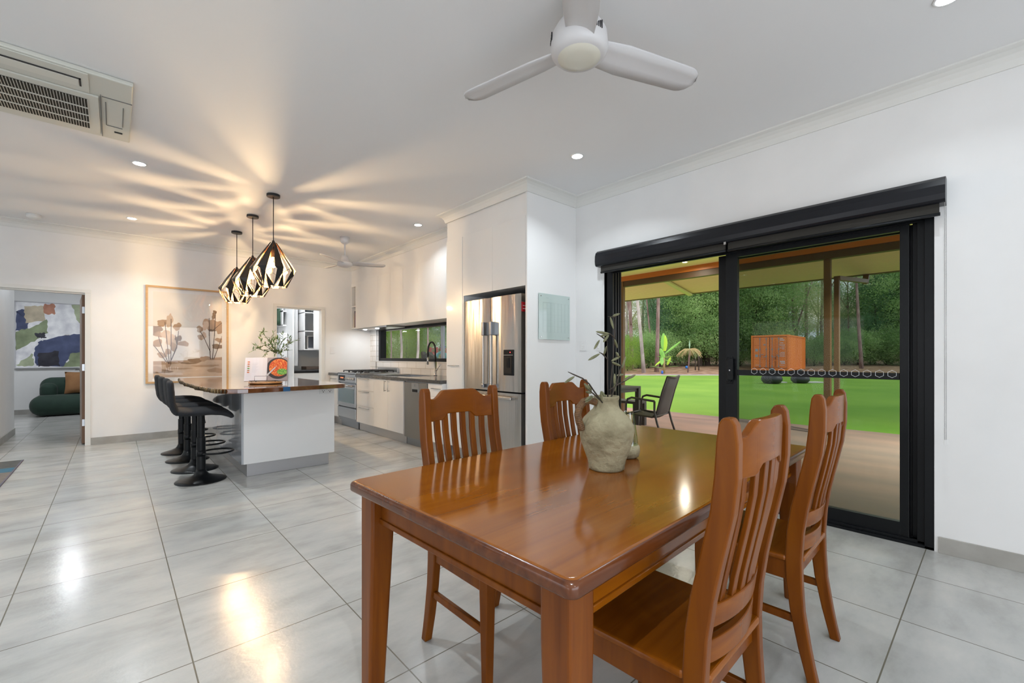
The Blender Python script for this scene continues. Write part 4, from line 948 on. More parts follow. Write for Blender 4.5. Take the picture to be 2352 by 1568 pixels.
def ln(pts, w_=.006):
    for (u0,v0),(u1,v1) in zip(pts,pts[1:]):
        d = Vector((u1-u0,(v1-v0)*PH/PW)).normalized(); nx,ny = -d.y*w_, d.x*w_*PW/PH
        area([(u0-nx,v0-ny),(u1-nx*.7,v1-ny*.7),(u1+nx*.7,v1+ny*.7),(u0+nx,v0+ny)],5)
for s_ in [[(.24,.85),(.245,.6),(.245,.31)],[(.22,.84),(.19,.6),(.16,.35)],[(.21,.84),(.12,.66),(.07,.52)],[(.18,.82),(.06,.68),(0,.62)],[(.245,.80),(.32,.66),(.35,.45)],[(.25,.79),(.33,.62),(.30,.50)],[(.82,.79),(.80,.5),(.80,.28)],[(.85,.79),(.88,.5),(.90,.2)],[(.87,.79),(.95,.62),(1,.5)],[(.82,.70),(.72,.52),(.66,.44)],[(.87,.42),(1,.33)]]: ln(s_)
b.build('print', wm_, pf)
MB().box(x0+.026,x1-.026,B-.024,B-.022,z0+.026,z1-.026).build('glazing', glassm('picture_glass',(1,1,1),.025), pf)
# ------------------------------------------------------------------ lounge beyond the left doorway
LY = 13.488
ap = empty('abstract_painting', (-.9,LY,.95), 0, 'large abstract painting of blue, green and white patches in the lounge', 'picture')
ax0,ax1,az0,az1 = -1.516,-.22,.95,2.34
frame(ap,ax0,ax1,az0,az1,LY,.018,.04,mat('silver_frame',(.55,.55,.56),.4))
b = MB(); lay = [LY-.02]; px0,px1,pz0,pz1 = ax0+.018,-.22-.018,az0+.018,az1-.018; PW,PH = px1-px0,pz1-pz0
ac_ = [(.66,.66,.70),(.045,.06,.13),(.19,.23,.13),(.36,.16,.10),(.42,.36,.26),(.015,.015,.025),(.30,.34,.22)]
am = [mat('oil_%d'%i if False else 'oil_'+n_, c, .6, noise=(tuple(min(1,k*1.6+.02) for k in c), 5, (1,1,1), .35, .7)) for i,(n_,c) in enumerate(zip(('white','navy','olive','rust','sand','black','sage'), ac_))]
area([(0,0),(1,0),(1,1),(0,1)],0); U = .78   # visible share of the width
def A_(pts, m): area([(u*U,v) for u,v in pts], m, .012)
A_([(0,.15),(.12,.10),(.18,.25),(.18,.42),(0,.45)],1); A_([(.12,.06),(.40,.04),(.42,.28),(.14,.32)],4); A_([(.40,.02),(.56,0),(.58,.16),(.42,.18)],3)
A_([(0,.45),(.20,.40),(.45,.25),(.46,.46),(.22,.62),(.0,.75)],2); A_([(.28,.47),(.42,.46),(.44,.54),(.30,.55)],5); A_([(.83,0),(1.05,0),(1.05,.35),(.93,.28)],6)
A_([(.62,.52),(.80,.48),(.80,.58),(.60,.60)],4); A_([(.80,.48),(1.1,.44),(1.2,.75),(.85,.80),(.7,.98),(.3,.98),(.26,.78),(.33,.60),(.45,.56)],1)
A_([(.32,.78),(.62,.74),(.64,.98),(.32,.99)],5); A_([(.80,.78),(1.1,.74),(1.2,1),(.66,1),(.78,.90)],2); A_([(.0,.97),(.24,.78),(.26,.98)],6)
b.build('canvas', am, ap)
green = mat('dark_green_velvet',(.008,.028,.017),.8,noise=((.012,.038,.024),8,(1,1,1),.3,.7)); green.node_tree.nodes['Principled BSDF'].inputs['Sheen Weight'].default_value = .12
so_ = empty('green_sofa', (-.35,13.0,0), 0, 'rounded dark green velvet sofa in the lounge doorway', 'sofa')
def loaf(x0,x1,y0,y1,z0,z1,name,m,parent,bv):
    return MB().box(x0,x1,y0,y1,z0,z1).build(name, m, parent, bevel=bv, seg=8, smooth=True)
loaf(-1.24,.9,12.55,13.40,.015,.42,'seat_base',green,so_,.19)
loaf(-1.13,.9,12.98,13.44,.30,.76,'backrest',green,so_,.17)
loaf(-1.12,-.86,12.86,13.3,.33,.66,'corner_roll',green,so_,.12)
cu = MB(); cu.M = Matrix.Translation((-.50,12.80,.425)) @ Matrix.Rotation(R(-14),4,'X')
n = 10; vs = []
for side in (-1,1):
    for i in range(n+1):
        for j in range(n+1):
            u, v = i/n*2-1, j/n*2-1; e_ = (1-u**4)*(1-v**4); k = 1-.06*(1-u*u)*(abs(v)**3) ; k2 = 1-.06*(1-v*v)*(abs(u)**3)
            vs.append((u*.26*k2, side*.075*max(0,e_)**.6, .24+v*.23*k))
fs = []
for s_ in (0,1):
    o0 = s_*(n+1)**2
    fs += [(o0+i*(n+1)+j, o0+(i+1)*(n+1)+j, o0+(i+1)*(n+1)+j+1, o0+i*(n+1)+j+1) for i in range(n) for j in range(n)]
cu.add(vs,fs)
o = cu.build('cushion', mat('tan_suede',(.24,.115,.045),.85,noise=((.30,.15,.06),6,(1,1,1),.3,.7)), None, smooth=True); tag(o, 'tan suede cushion leaning on the green sofa', 'cushion')
# open lounge door
dl = empty('interior_door', (-.29,8.335,0), R(93.6), 'open brown-edged door with steel handle in the left doorway', 'door')
MB().box(0,.82,-.0005,.036,.012,2.03).build('leaf', [door_wood], dl, local=True, bevel=.002)
MB().box(.05,.815,.0365,.038,.02,2.02).build('face', mat('door_face',(.34,.27,.22),.4), dl, local=True)
h = MB().lathe([(.025,.038),(.025,.046)], (.75,0,1.0), 16, ax='y').build('rose', steel_p, dl, local=True)
MB().tube([(.75,.04,1.0),(.75,.085,1.0),(.63,.09,1.0)], .009, 8).build('handle', steel_p, h, local=True, smooth=True)
for z in (.25,1.0,1.78): MB().box(-.003,.001,.004,.034,z,z+.09).build('hinge', steel_p, dl, local=True)
# rug corner
rg_ = mat('rug_grey',(.045,.048,.048),.95,noise=((.12,.12,.11),14,(1,6,1),.35,.65)); rb = mat('rug_blue',(.06,.17,.24),.95,noise=((.03,.10,.15),30,(1,4,1),.35,.65)); rt = mat('rug_taupe',(.20,.18,.15),.95,noise=((.12,.11,.10),14,(1,5,1),.35,.65))
b = MB().box(-3.0,-.785,7.05,7.515,.0005,.008,0).box(-3.0,-.785,6.80,7.05,.0005,.008,1).box(-3.0,-.785,3.9,6.80,.0005,.008,2).box(-.785,-.772,3.9,7.515,.0005,.009,3)
o = b.build('area_rug', [rg_,rb,rt,mat('rug_binding',(.12,.11,.14),.9)], None); tag(o, 'grey and blue rug corner on the floor at the left edge', 'rug')
# ------------------------------------------------------------------ pantry contents
def pz(px, py, y): return onY(620+px/7.128, 680+py/7.128, y)
fz2 = empty('upright_freezer', (2.45,10.2,0), 0, 'white upright fridge inside the pantry', 'fridge')
py_ = 9.9
xt0, xt1 = pz(352,0,9.6).x, pz(555,0,9.6).x
xa, xb = pz(160,0,py_).x, min(pz(335,0,py_).x, xt0-.006); zt = pz(200,600,py_).z
MB().box(xa,xb,py_,10.55,.03,zt).build('body', white_sat, fz2, bevel=.01); MB().box(xa,xb,py_-.05,py_-.004,.05,zt).build('door', plast, fz2, bevel=.012)
MB().box(xb-.05,xb-.03,py_-.085,py_-.06,.7,1.2).build('handle', steel_p, fz2, bevel=.004)
xs0 = pz(205,0,9.95).x; xs1 = min(pz(350,0,9.95).x, xt0-.002)
sh1 = empty('pantry_shelf', ((xs0+xs1)/2,10.2,1.9), 0, 'white open shelf above the pantry fridge', 'shelf')
zz = [pz(300,v,9.95).z for v in (565,480,250)]
b = MB()
for z in (zz[1],zz[2]): b.box(xs0,xs1,9.95,10.58,z-.012,z+.012)
b.box(xs0,xs0+.015,9.95,10.58,zz[1],2.7); b.build('boards', white_sat, sh1)
o = MB().lathe([(.07,0),(.06,.12),(.05,.2),(.065,.3),(.055,.34)], (xs1-.085,10.15,zz[1]+.013), 16).build('green_bottle', mat('dark_green_glass',(.02,.05,.025),.2), None, smooth=True); tag(o,'dark green bottle on the shelf above the pantry fridge','bottle')
xt0, xt1 = pz(352,0,9.6).x, pz(555,0,9.6).x
tp_ = empty('pantry_cupboard', ((xt0+xt1)/2,10,0), 0, 'tall white cupboard panel inside the pantry', 'cabinet')
MB().box(xt0,xt0+.02,9.5,10.58,0,2.7).build('side_panel', white_sat, tp_)
MB().box(xt0+.021,xt1,10.0,10.55,1.0,2.7).build('door', white_gloss, tp_, bevel=.001)
# wall shelf with microwave and door
wx0, wx1, wx2 = pz(560,0,9.7).x, pz(712,0,9.7).x, 3.74
zb = pz(640,868,9.7).z; zm = pz(640,572,9.7).z; z3 = pz(640,270,9.7).z
sh2 = empty('pantry_wall_unit', (3.0,9.9,zb), 0, 'white wall unit with open shelves and one door inside the pantry', 'shelf')
b = MB().box(wx0,wx0+.016,9.7,10.55,zb,2.75).box(wx0,wx2,9.7,10.55,zb-.016,zb).box(wx0,wx1,9.7,10.55,zm-.008,zm+.008).box(wx0,wx1,9.7,10.55,z3-.008,z3+.008)
b.build('carcass', white_sat, sh2); MB().box(wx1,wx2,9.685,9.70,zb,2.75).build('door', white_gloss, sh2)
mw = empty('microwave', ((wx0+wx1)/2,10.0,zb), 0, 'small grey-fronted appliance on the lower pantry shelf', 'appliance')
MB().box(wx0+.11,wx1+.2,9.85,10.3,zb+.001,pz(640,650,9.85).z).build('body', plast, mw, bevel=.005); MB().box(wx0+.125,wx1+.19,9.84,9.85,zb+.03,pz(640,660,9.85).z).build('front', mat('grey_glass',(.10,.11,.13),.2), mw)
o = MB().box(wx0+.05,wx1-.01,9.8,10.1,z3+.009,z3+.13).build('storage_basket', mat('dark_basket',(.03,.035,.035),.7), None, bevel=.01); tag(o,'dark basket on the top pantry shelf','basket')
zbt = pz(600,1205,9.6).z
pb = empty('pantry_bench', (3.1,9.9,0), 0, 'white pantry bench with dark top and drawers', 'cabinet')
bx0 = xt0+.022
MB().box(bx0,3.74,9.6,10.55,zbt-.02,zbt).build('top', bench, pb); MB().box(bx0+.02,3.73,9.65,10.55,.1,zbt-.07).build('drawer_fronts', white_gloss, pb, bevel=.001); MB().box(bx0+.03,3.73,9.67,10.55,zbt-.07,zbt-.0205).build('finger_gap', blackm, pb)
o = MB().box(pz(598,0,9.75).x,3.6,9.75,10.1,zbt+.001,pz(700,1150,9.75).z).build('wooden_box', mat('dark_brown_box',(.07,.045,.03),.5), None, bevel=.004); tag(o,'flat dark brown box on the pantry bench','box')
# ================================================================== OUTSIDE
pink = mat('stamped_pink_concrete', (.33,.20,.175), .7, noise=((.22,.155,.145), 1.3, (1.6,.5,1), .35, .68), bump=(5,.25,(1,.3,1)))
lawnm = mat('mown_lawn', (.13,.30,.015), .9, noise=((.20,.38,.03), .35, (1,1,1), .35, .68), bump=(60,.6,(1,1,1)))
mulchm = mat('leaf_litter_ground', (.20,.11,.06), .95, noise=((.40,.27,.18), 2.2, (1,1,1), .36, .66), bump=(7,.8,(1,1,1)))
pathm = mat('grey_gravel_path', (.30,.29,.31), .95, noise=((.40,.38,.38), 6, (1,1,1), .35, .65))
postm = mat('brown_steel_post', (.16,.085,.035), .5)
beamm = mat('dark_brown_beam', (.085,.045,.022), .5)
orangem = mat('orange_lit_beam', (.52,.16,.022), .45)
soffm = mat('lawn_tinted_soffit', (.80,.88,.38), .6)  # green bounce from the lawn is put into this colour
corr = mat('corrugated_cream_roof', (.78,.62,.38), .5)
struct(MB().box(3.90,9.3,-9,14,-.20,-.05).build('patio_slab', pink)); 
o = bpy.data.objects['patio_slab']; o['label'] = 'pinkish concrete patio floor outside the door'
struct(MB().box(3.88,8.42,-9,14,2.95,3.0).build('patio_ceiling', soffm))
# lawn triangle, path, mulch
def gz(Z): return float(np.interp(Z, [2,9,28,29.4,34,45,80], [-.09,-.07,.0,.005,.14,.55,2.4]))
def strip(name, Za, Zb, Xa, Xb, m, nz=2, nx=2, dz=0, amp=0):
    b = MB(); vs = []; rr = random.Random(5)
    for j in range(nz+1):
        for i in range(nx+1):
            Z = Za+(Zb-Za)*j/nz; X = Xa+(Xb-Xa)*i/nx
            vs.append(W(X,Z,gz(Z)+dz+(rr.uniform(-amp,amp) if 0 < j else 0)))
    b.add(vs, [(j*(nx+1)+i,j*(nx+1)+i+1,(j+1)*(nx+1)+i+1,(j+1)*(nx+1)+i) for j in range(nz) for i in range(nx)])
    return b.build(name, m, smooth=True)
b = MB(); tri = []
yy = [-22,-14,-8,-3,1,4,7,11,15,19,24,29.3]
vs = []; 
for y in yy:
    xe = (28-cs*y)/sn; xe = min(xe, 62)
    for k in range(7):
        x = 9.3+(xe-9.3)*k/6; vs.append((x,y,gz(x*sn+y*cs)))
b.add(vs, [(j*7+i,j*7+i+1,(j+1)*7+i+1,(j+1)*7+i) for j in range(len(yy)-1) for i in range(6)])
o = b.build('lawn', lawnm, smooth=True); o['kind'] = 'structure'; o['label'] = 'bright green mown lawn'
o = strip('garden_path', 28, 29.4, -25, 62, pathm); o['kind'] = 'structure'
o = strip('ground', 29.4, 80, -40, 75, mulchm, 24, 40, amp=.07); o['kind'] = 'structure'; o['label'] = 'brown leaf litter ground under the trees'
# posts, beam, eave
for (px_,py2,l) in ((8.33,5.56,'brown patio post seen through the open side of the door'),(8.40,1.80,'brown patio post seen through the screened door panel')):
    o = MB().box(px_-.045,px_+.045,py2-.045,py2+.045,-.05,2.945).build('patio_post', postm, bevel=.004); tag(o,l,'post','patio posts')
o = MB().box(8.30,8.42,-9,14,2.73,2.845).build('patio_beam', beamm); tag(o,'long dark brown beam along the patio roof edge','beam')
o = MB().box(8.28,8.42,-9,14,2.8455,2.9495).build('beam_lit_strip', orangem); tag(o,'upper strip of the patio beam, coloured orange for the light on it','beam')  # warm light on the beam's upper face, put in as an orange strip
b = MB(); n = 240; vs = []
for i in range(n+1):
    x = 8.44+(10.30-8.44)*i/n; z = 3.02-.30*i/n*1.0+.008*math.sin(x*2*PI/.076)
    vs += [(x,-9,z),(x,14,z)]
b.add(vs, [(2*i,2*i+1,2*i+3,2*i+2) for i in range(n)])
o = b.build('corrugated_roof', corr, smooth=True); tag(o,'cream corrugated eave sheet beyond the patio beam','roof')
o = MB().box(10.30,10.42,-9,14,2.705,2.80).build('gutter', beamm, bevel=.004); tag(o,'dark gutter along the patio eave','gutter')
o = MB().bar((8.46,4.95,2.98),(10.29,4.95,2.68),.10,.04).build('roof_batten', mat('pale_lime_batten',(.60,.60,.33),.6)); tag(o,'pale batten under the corrugated patio eave','batten')
b = MB().bar((8.51,1.70,-.04),(8.51,1.70,2.44),.085,.065).bar((8.51,1.70,2.44),(10.25,1.62,2.58),.085,.065).bar((10.25,1.62,2.55),(10.35,1.62,2.71),.085,.065)
o = b.build('downpipe', postm); tag(o,'brown downpipe beside the screened patio post','downpipe')
q = ray(1573,602); t_ = (2.946-CH)/q.z; dx_, dy_ = q.x*t_, q.y*t_
dw_ = make_dl(warm_lens); dw_.location = (dx_,dy_,2.9495); tag(dw_,'glowing warm downlight in the patio ceiling','downlight')
for x,y in ((dx_,dy_),(dx_,dy_-3.5),(dx_,dy_+4)):  # first is the visible downlight; other two are unseen, added to brighten the soffit
    a = bpy.data.lights.new('patio_and_fill_light','AREA'); a.shape='DISK'; a.size=.12; a.energy=10 if y == dy_ else 210; a.color=(1,.94,.76); a.spread=R(170 if y == dy_ else 125)
    lo = bpy.data.objects.new('patio_and_fill_light', a); COL.objects.link(lo); lo.location = (x,y,2.935)
# patio table, bench, chair
dgm = mat('dark_grey_metal', (.055,.055,.058), .45); slingm = mat('grey_sling_mesh', (.07,.07,.08), .7)
t = empty('patio_table', (6.2,5.0,-.05), 0, 'dark grey metal outdoor table on the patio', 'table')
MB().box(5.77,6.67,4.08,5.95,.655,.690).build('tabletop', dgm, t, bevel=.003); MB().box(5.80,6.64,4.11,5.92,.60,.655).build('apron', dgm, t)
for x in (5.77,6.60):
    for y in (4.08,5.88): MB().box(x,x+.07,y,y+.07,-.05,.655).build('leg', dgm, t)
t = empty('patio_bench', (7.0,5.0,-.05), 0, 'dark grey metal outdoor bench behind the patio table', 'bench')
MB().box(6.83,7.17,4.27,5.85,.35,.395).build('seat', dgm, t, bevel=.003)
for x in (6.83,7.10):
    for y in (4.27,5.78): MB().box(x,x+.07,y,y+.07,-.05,.35).build('leg', dgm, t)
oc_ = empty('patio_chair', (5.86,3.46,-.05), R(8), 'dark grey sling armchair outside on the patio', 'chair')
for s in (-1,1):
    X_ = s*.27
    MB().tube([(X_,.26,0),(X_,.235,.30),(X_,.225,.56),(X_,.20,.625),(X_,.14,.648),(X_,-.20,.615)], .016, 8).build('arm', dgm, oc_, local=True, smooth=True)
    MB().tube([(X_,-.34,0),(X_,-.24,.30),(X_,-.20,.46),(X_,-.20,.615)], .016, 8).build('rear_leg', dgm, oc_, local=True, smooth=True)
    MB().tube([(s*.245,.24,.415),(s*.245,-.16,.385),(s*.24,-.22,.45),(s*.24,-.30,.75),(s*.235,-.37,.96)], .014, 8).build('side_rail', dgm, oc_, local=True, smooth=True)
MB().tube([(-.27,-.20,.40),(.27,-.20,.40)], .013, 8).tube([(-.27,.22,.41),(.27,.22,.41)], .013, 8).tube([(-.235,-.37,.96),(0,-.395,.945),(.235,-.37,.96)], .014, 8).build('crossbar', dgm, oc_, local=True, smooth=True)
b = MB(); vs = []
pr = [(.24,.418),(.05,.385),(-.16,.378),(-.215,.43),(-.255,.58),(-.31,.78),(-.372,.955)]
for y,z in pr:
    for k in range(5): u = k/4*2-1; vs.append((u*.24, y-.02*(1-u*u)*(1 if z > .42 else 0), z-.02*(1-u*u)*(1 if z < .42 else 0)))
b.add(vs, [(j*5+i,j*5+i+1,(j+1)*5+i+1,(j+1)*5+i) for j in range(6) for i in range(4)]); b.build('sling', slingm, oc_, local=True, smooth=True, solid=.004)
MB().box(-.20,-.15,-.318,-.312,.80,.86).build('care_tag', mat('tan_tag',(.5,.3,.15),.6), oc_, local=True)
# shipping container
orc = mat('orange_container_paint', (.90,.26,.035), .55, noise=((.75,.19,.025), 1.2, (1,1,.35), .35, .7), bump=(3,.1,(1,1,1)))
ordk = mat('shadow_gap_seal', (.05,.018,.008), .8); galv = mat('galvanised', (.32,.31,.32), .5, metal=.4); whm = mat('white_stencil', (.62,.60,.62), .6)
cA = W(18.03,33.1); cC = W(19.78,31.45); ang = math.atan2(cC.y-cA.y, cC.x-cA.x); zc = .19
sc_ = empty('shipping_container', (cA.x,cA.y,zc), ang, 'orange shipping container standing beyond the lawn', 'shipping container')
Wd_, Ln, Hh = 2.44, 6.06, 2.59
b = MB()
for x in (0,Wd_-.12):
    for y in (0,Ln-.12): b.box(x,x+.12,y,y+.12,0,Hh)
for z0,z1 in ((0,.16),(Hh-.12,Hh)):
    b.box(.12,Wd_-.12,0,.10,z0,z1).box(.12,Wd_-.12,Ln-.1,Ln,z0,z1).box(0,.08,.12,Ln-.12,z0,z1).box(Wd_-.08,Wd_,.12,Ln-.12,z0,z1)
b.build('corner_frame', orc, sc_, local=True, bevel=.01)
b = MB(); vs = []; n = 88
for i in range(n+1):
    y = .12+(Ln-.24)*i/n; d = (.0,.0,-.036,-.036)[i%4]; vs += [(Wd_-.02+d,y,.16),(Wd_-.02+d,y,Hh-.12)]
b.add(vs, [(2*i,2*i+2,2*i+3,2*i+1) for i in range(n)]); b.build('side_wall', orc, sc_, local=True)
MB().box(.06,.1,.12,Ln-.12,.16,Hh-.12).box(.1,Wd_-.1,.12,Ln-.12,Hh-.08,Hh-.02).box(.1,Wd_-.1,Ln-.12,Ln-.08,.16,Hh-.12).box(.1,Wd_-.1,.1,Ln-.1,.08,.14).build('shell', orc, sc_, local=True)
for s,(x0_,x1_) in enumerate(((.13,1.205),(1.235,2.31))):
    d = MB().box(x0_,x1_,.04,.09,.19,Hh-.15)
    for z0,z1 in ((.26,.70),(.80,1.02),(1.10,1.72),(1.86,2.32)):
        d.box(x0_+.06,x1_-.62,.012,.04,z0,z1).box(x0_+.58 if s == 0 else x0_+.30,x1_-.10 if s == 0 else x1_-.34,.012,.04,z0,z1)
    dd = d.build('door', orc, sc_, local=True, bevel=.012)
    for xx in ((.60,1.02) if s == 0 else (1.40,1.82)):
        k = MB().tube([(xx,-.012,.22),(xx,-.012,Hh-.18)], .017, 8)
        for z in (.30,1.05,1.55,Hh-.26): k.box(xx-.045,xx+.045,-.03,.012,z-.05,z+.05)
        k.build('lock_rod', galv, dd, local=True)
    for (xa_,xb_,z) in (((.62,.86,1.15),(.80,1.02,.98)) if s == 0 else ((1.40,1.64,.98),(1.66,1.82,1.12))): MB().bar((xa_,-.035,z),(xb_,-.035,z+.02),.035).build('lock_handle', galv, dd, local=True)
MB().box(1.206,1.234,.03,.06,.19,Hh-.15).box(.121,.129,.03,.06,.19,Hh-.15).box(2.311,2.319,.03,.06,.19,Hh-.15).box(.13,2.31,.03,.06,.165,.189).build('door_seal', ordk, sc_, local=True)
b = MB(); rt_ = random.Random(3)
def dash(x,z,w_,h_):
    while w_ > .01: l_ = min(w_, rt_.uniform(.03,.07)); b.box(x,x+l_,.004,.0115,z,z+h_); x += l_+.015; w_ -= l_+.015
for z,h_,x,w_ in ((2.28,.075,1.90,.20),(2.17,.075,1.90,.30),(1.98,.05,1.92,.20),(1.86,.03,1.88,.34),(1.80,.03,1.88,.34),(1.70,.03,2.02,.2),(1.62,.03,1.88,.30),(1.55,.03,2.04,.16),(1.30,.035,1.94,.26),(1.22,.035,1.90,.32),(1.12,.035,1.90,.32),(1.02,.035,1.88,.34),(.62,.09,1.90,.32),(.50,.09,1.94,.28),(.38,.03,1.90,.30),(.36,.035,.30,.22)): dash(x,z,w_,h_)
b.build('stencil_marks', whm, sc_, local=True)
b = MB().box(.28,.47,.002,.011,1.40,1.59).box(.28,.47,.002,.011,.98,1.17).box(.84,.95,.002,.011,1.84,1.94); b.build('placard', mat('grey_placard',(.33,.36,.40),.5), sc_, local=True)
# covered round things on the lawn, pale slabs
cov = mat('dark_vinyl_cover', (.045,.045,.06), .38, bump=(4,.7,(1,1,1)))
for i,(px_,Zc,r_,l) in enumerate(((1772.5,20.0,.43,'dark covered round bag on the lawn before the container, with pointed top'),(1838,20.3,.38,'dark covered round bag on the lawn right of the other'))):
    p = W((px_-1176)/F*Zc, Zc, gz(Zc)+.001)
    k = r_/.43
    o = MB().lathe([(.24,0),(.33,.03),(.42,.14),(.43,.25),(.37,.38),(.22,.49),(.14,.56),(.10,.66),(.11,.72),(.04,.74)], (0,0,0), 28).build('covered_pouf', cov, local=True, smooth=True)
    o.location = p; o.scale = (k,k,.95*k); tag(o,l,'covered seat','covered round seats on the lawn')
for i,(px_,Zc,w_,l) in enumerate(((1866,20.6,.42,'white stone slab lying on the lawn right of the dark bags'),(1794,20.6,.14,'small white stone slab beside the left dark bag'))):
    p = W((px_-1176)/F*Zc, Zc, gz(Zc)); o = MB().box(-w_,w_,-.25,.25,0,.05).build('stone_slab', mat('white_stone',(.62,.60,.60),.7), local=True, bevel=.01); o.location = p; o.rotation_euler = (0,0,-TH); tag(o,l,'slab','white slabs on the lawn')
# ------------------------------------------------------------------ trees
rng = np.random.default_rng(7)
def leafmat(name, c1, c2, c3):
    m = bpy.data.materials.new(name); m.use_nodes = True; n = m.node_tree; b = n.nodes['Principled BSDF']
    t = n.nodes.new('ShaderNodeTexCoord'); a = n.nodes.new('ShaderNodeTexNoise'); a.inputs['Scale'].default_value = .55; a.inputs['Detail'].default_value = 4
    n.links.new(t.outputs['Object'], a.inputs['Vector']); r = n.nodes.new('ShaderNodeValToRGB'); el = r.color_ramp.elements
    el[0].position = .36; el[0].color = (*c1,1); el[1].position = .66; el[1].color = (*c3,1); q = el.new(.5); q.color = (*c2,1)
    n.links.new(a.outputs['Fac'], r.inputs[0]); n.links.new(r.outputs[0], b.inputs['Base Color']); b.inputs['Roughness'].default_value = .75
    b.inputs['Specular IOR Level'].default_value = .15
    tl = n.nodes.new('ShaderNodeBsdfTranslucent'); n.links.new(r.outputs[0], tl.inputs[0]); ms = n.nodes.new('ShaderNodeMixShader'); ms.inputs[0].default_value = .5
    n.links.new(b.outputs[0], ms.inputs[1]); n.links.new(tl.outputs[0], ms.inputs[2]); n.links.new(ms.outputs[0], n.nodes['Material Output'].inputs[0])
    return m
LM = {'dark': leafmat('dark_foliage',(.19,.34,.13),(.33,.52,.21),(.50,.70,.32)), 'gum': leafmat('gum_foliage',(.30,.40,.19),(.46,.56,.27),(.64,.72,.36)), 'blue': leafmat('casuarina_foliage',(.16,.34,.20),(.25,.46,.27),(.36,.58,.35)), 'lime': leafmat('lime_foliage',(.20,.34,.06),(.30,.48,.09),(.42,.60,.14))}
BM = {'grey': mat('grey_bark',(.30,.26,.26),.9,noise=((.52,.47,.46),3,(1,1,.3),.4,.62)), 'brown': mat('reddish_bark',(.20,.13,.12),.9,noise=((.33,.24,.23),4,(1,1,.3),.4,.62)), 'dark': mat('dark_bark',(.07,.055,.045),.9)}
def leaves(n_cl, per, cr_, size, center, rad, droop=0, seed=0, shell=.35, flat=1):
    g = np.random.default_rng(seed)
    d = g.normal(size=(n_cl,3)); d /= np.linalg.norm(d,axis=1)[:,None]; rr_ = (shell+(1-shell)*g.random(n_cl))**.6
    c = np.array(center)+d*rr_[:,None]*np.array(rad)
    c = np.repeat(c,per,0); N = len(c)
    off = g.normal(size=(N,3))*cr_*np.array([1,1,.6*flat]); p = c+off
    if droop: p[:,2] -= np.abs(g.normal(size=N))*droop
    a = g.normal(size=(N,3)); a[:,2] += -.6 if droop else .0; a /= np.linalg.norm(a,axis=1)[:,None]
    u = np.cross(a, g.normal(size=(N,3))); u /= np.linalg.norm(u,axis=1)[:,None]
    s = size*(.6+.8*g.random(N))[:,None]
    asp = .16 if droop else .34
    V = np.stack([p-a*s, p+u*s*asp, p+a*s, p-u*s*asp],1).reshape(-1,3)
    return V
def foliage_mesh(name, V, m):
    me = bpy.data.meshes.new(name); n = len(V)//4
    me.vertices.add(len(V)); me.vertices.foreach_set('co', V.astype(np.float32).ravel())
    me.loops.add(len(V)); me.loops.foreach_set('vertex_index', np.arange(len(V),dtype=np.int32))
    me.polygons.add(n); me.polygons.foreach_set('loop_start', np.arange(n,dtype=np.int32)*4); me.polygons.foreach_set('loop_total', np.full(n,4,dtype=np.int32))
    me.update(calc_edges=True); me.materials.append(m); return me
def trunk_mb(H, r, seed, forks=3, lean=.03, hb=.45):
    g = random.Random(seed); b = MB(); pts = [Vector((0,0,-.15))]; p = Vector((0,0,0)); dx, dy = g.uniform(-lean,lean), g.uniform(-lean,lean)
    for i in range(9): pts.append(Vector((dx*H*i/8+g.uniform(-.05,.05)*(i>0), dy*H*i/8+g.uniform(-.05,.05)*(i>0), H*i/8)))
    b.tube(pts, [r*1.15]+[r*(1-.07*i) for i in range(9)], 8)
    for k in range(forks):
        i = int(9*hb)+k%4+1; i = min(i,8); a = g.uniform(0,2*PI); L_ = H*.3
        q = pts[i]; e1 = q+Vector((math.cos(a)*L_*.3,math.sin(a)*L_*.3,L_*.5)); e2 = q+Vector((math.cos(a)*L_*.55,math.sin(a)*L_*.55,L_*1.05))
        b.tube([q,e1,e2], [r*.5,r*.38,r*.15], 6)
    return b
def make_tree(name, H, r, bark, leaf, V, seed, forks=4, lean=.03, hb=.45):
    rt = empty(name, (0,0,0)); trunk_mb(H,r,seed,forks,lean,hb).build('trunk', BM[bark], rt, local=True, smooth=True)
    me = foliage_mesh('foliage', V, LM[leaf]); o = bpy.data.objects.new('foliage', me); COL.objects.link(o); o.parent = rt
    return rt
vst = lambda *a: np.concatenate(a)
P = {}
P['gum'] = make_tree('gum_tree', 10.5, .17, 'grey', 'gum', vst(leaves(94,158,.45,0.063,(0,0,9.3),(2.6,2.6,2.4),.3,1), leaves(32,127,.4,0.059,(0,0,6.2),(1.9,1.9,1.6),.3,2)), 3)
P['gum2'] = make_tree('gum_tree', 12, .15, 'brown', 'gum', vst(leaves(81,158,.5,0.063,(0,0,10),(3,3,2.6),.35,5), leaves(67,127,.4,0.059,(0,0,5.2),(2.2,2.2,2.6),.3,6)), 9, lean=.06)
P['bushy'] = make_tree('bushy_tree', 6.5, .18, 'dark', 'dark', vst(leaves(175,200,.38,0.063,(0,0,5.4),(2.9,2.9,3.2),0,11), leaves(54,170,.35,0.063,(0,0,2.4),(2.4,2.4,1.6),0,12)), 13)
P['leafy'] = make_tree('leafy_tree', 6.5, .14, 'brown', 'gum', vst(leaves(148,170,.42,0.063,(0,0,5.6),(2.9,2.9,3.2),.15,14), leaves(54,127,.35,0.063,(0,0,2.4),(2.4,2.4,1.6),.1,15)), 16)
P['she'] = make_tree('casuarina_tree', 9.5, .10, 'dark', 'blue', vst(leaves(162,170,.36,0.083,(0,0,5.6),(1.5,1.5,4.4),.4,21), leaves(40,127,.3,0.073,(0,0,2.2),(1.6,1.6,1.4),.3,22)), 23, forks=6, lean=.01, hb=.15)
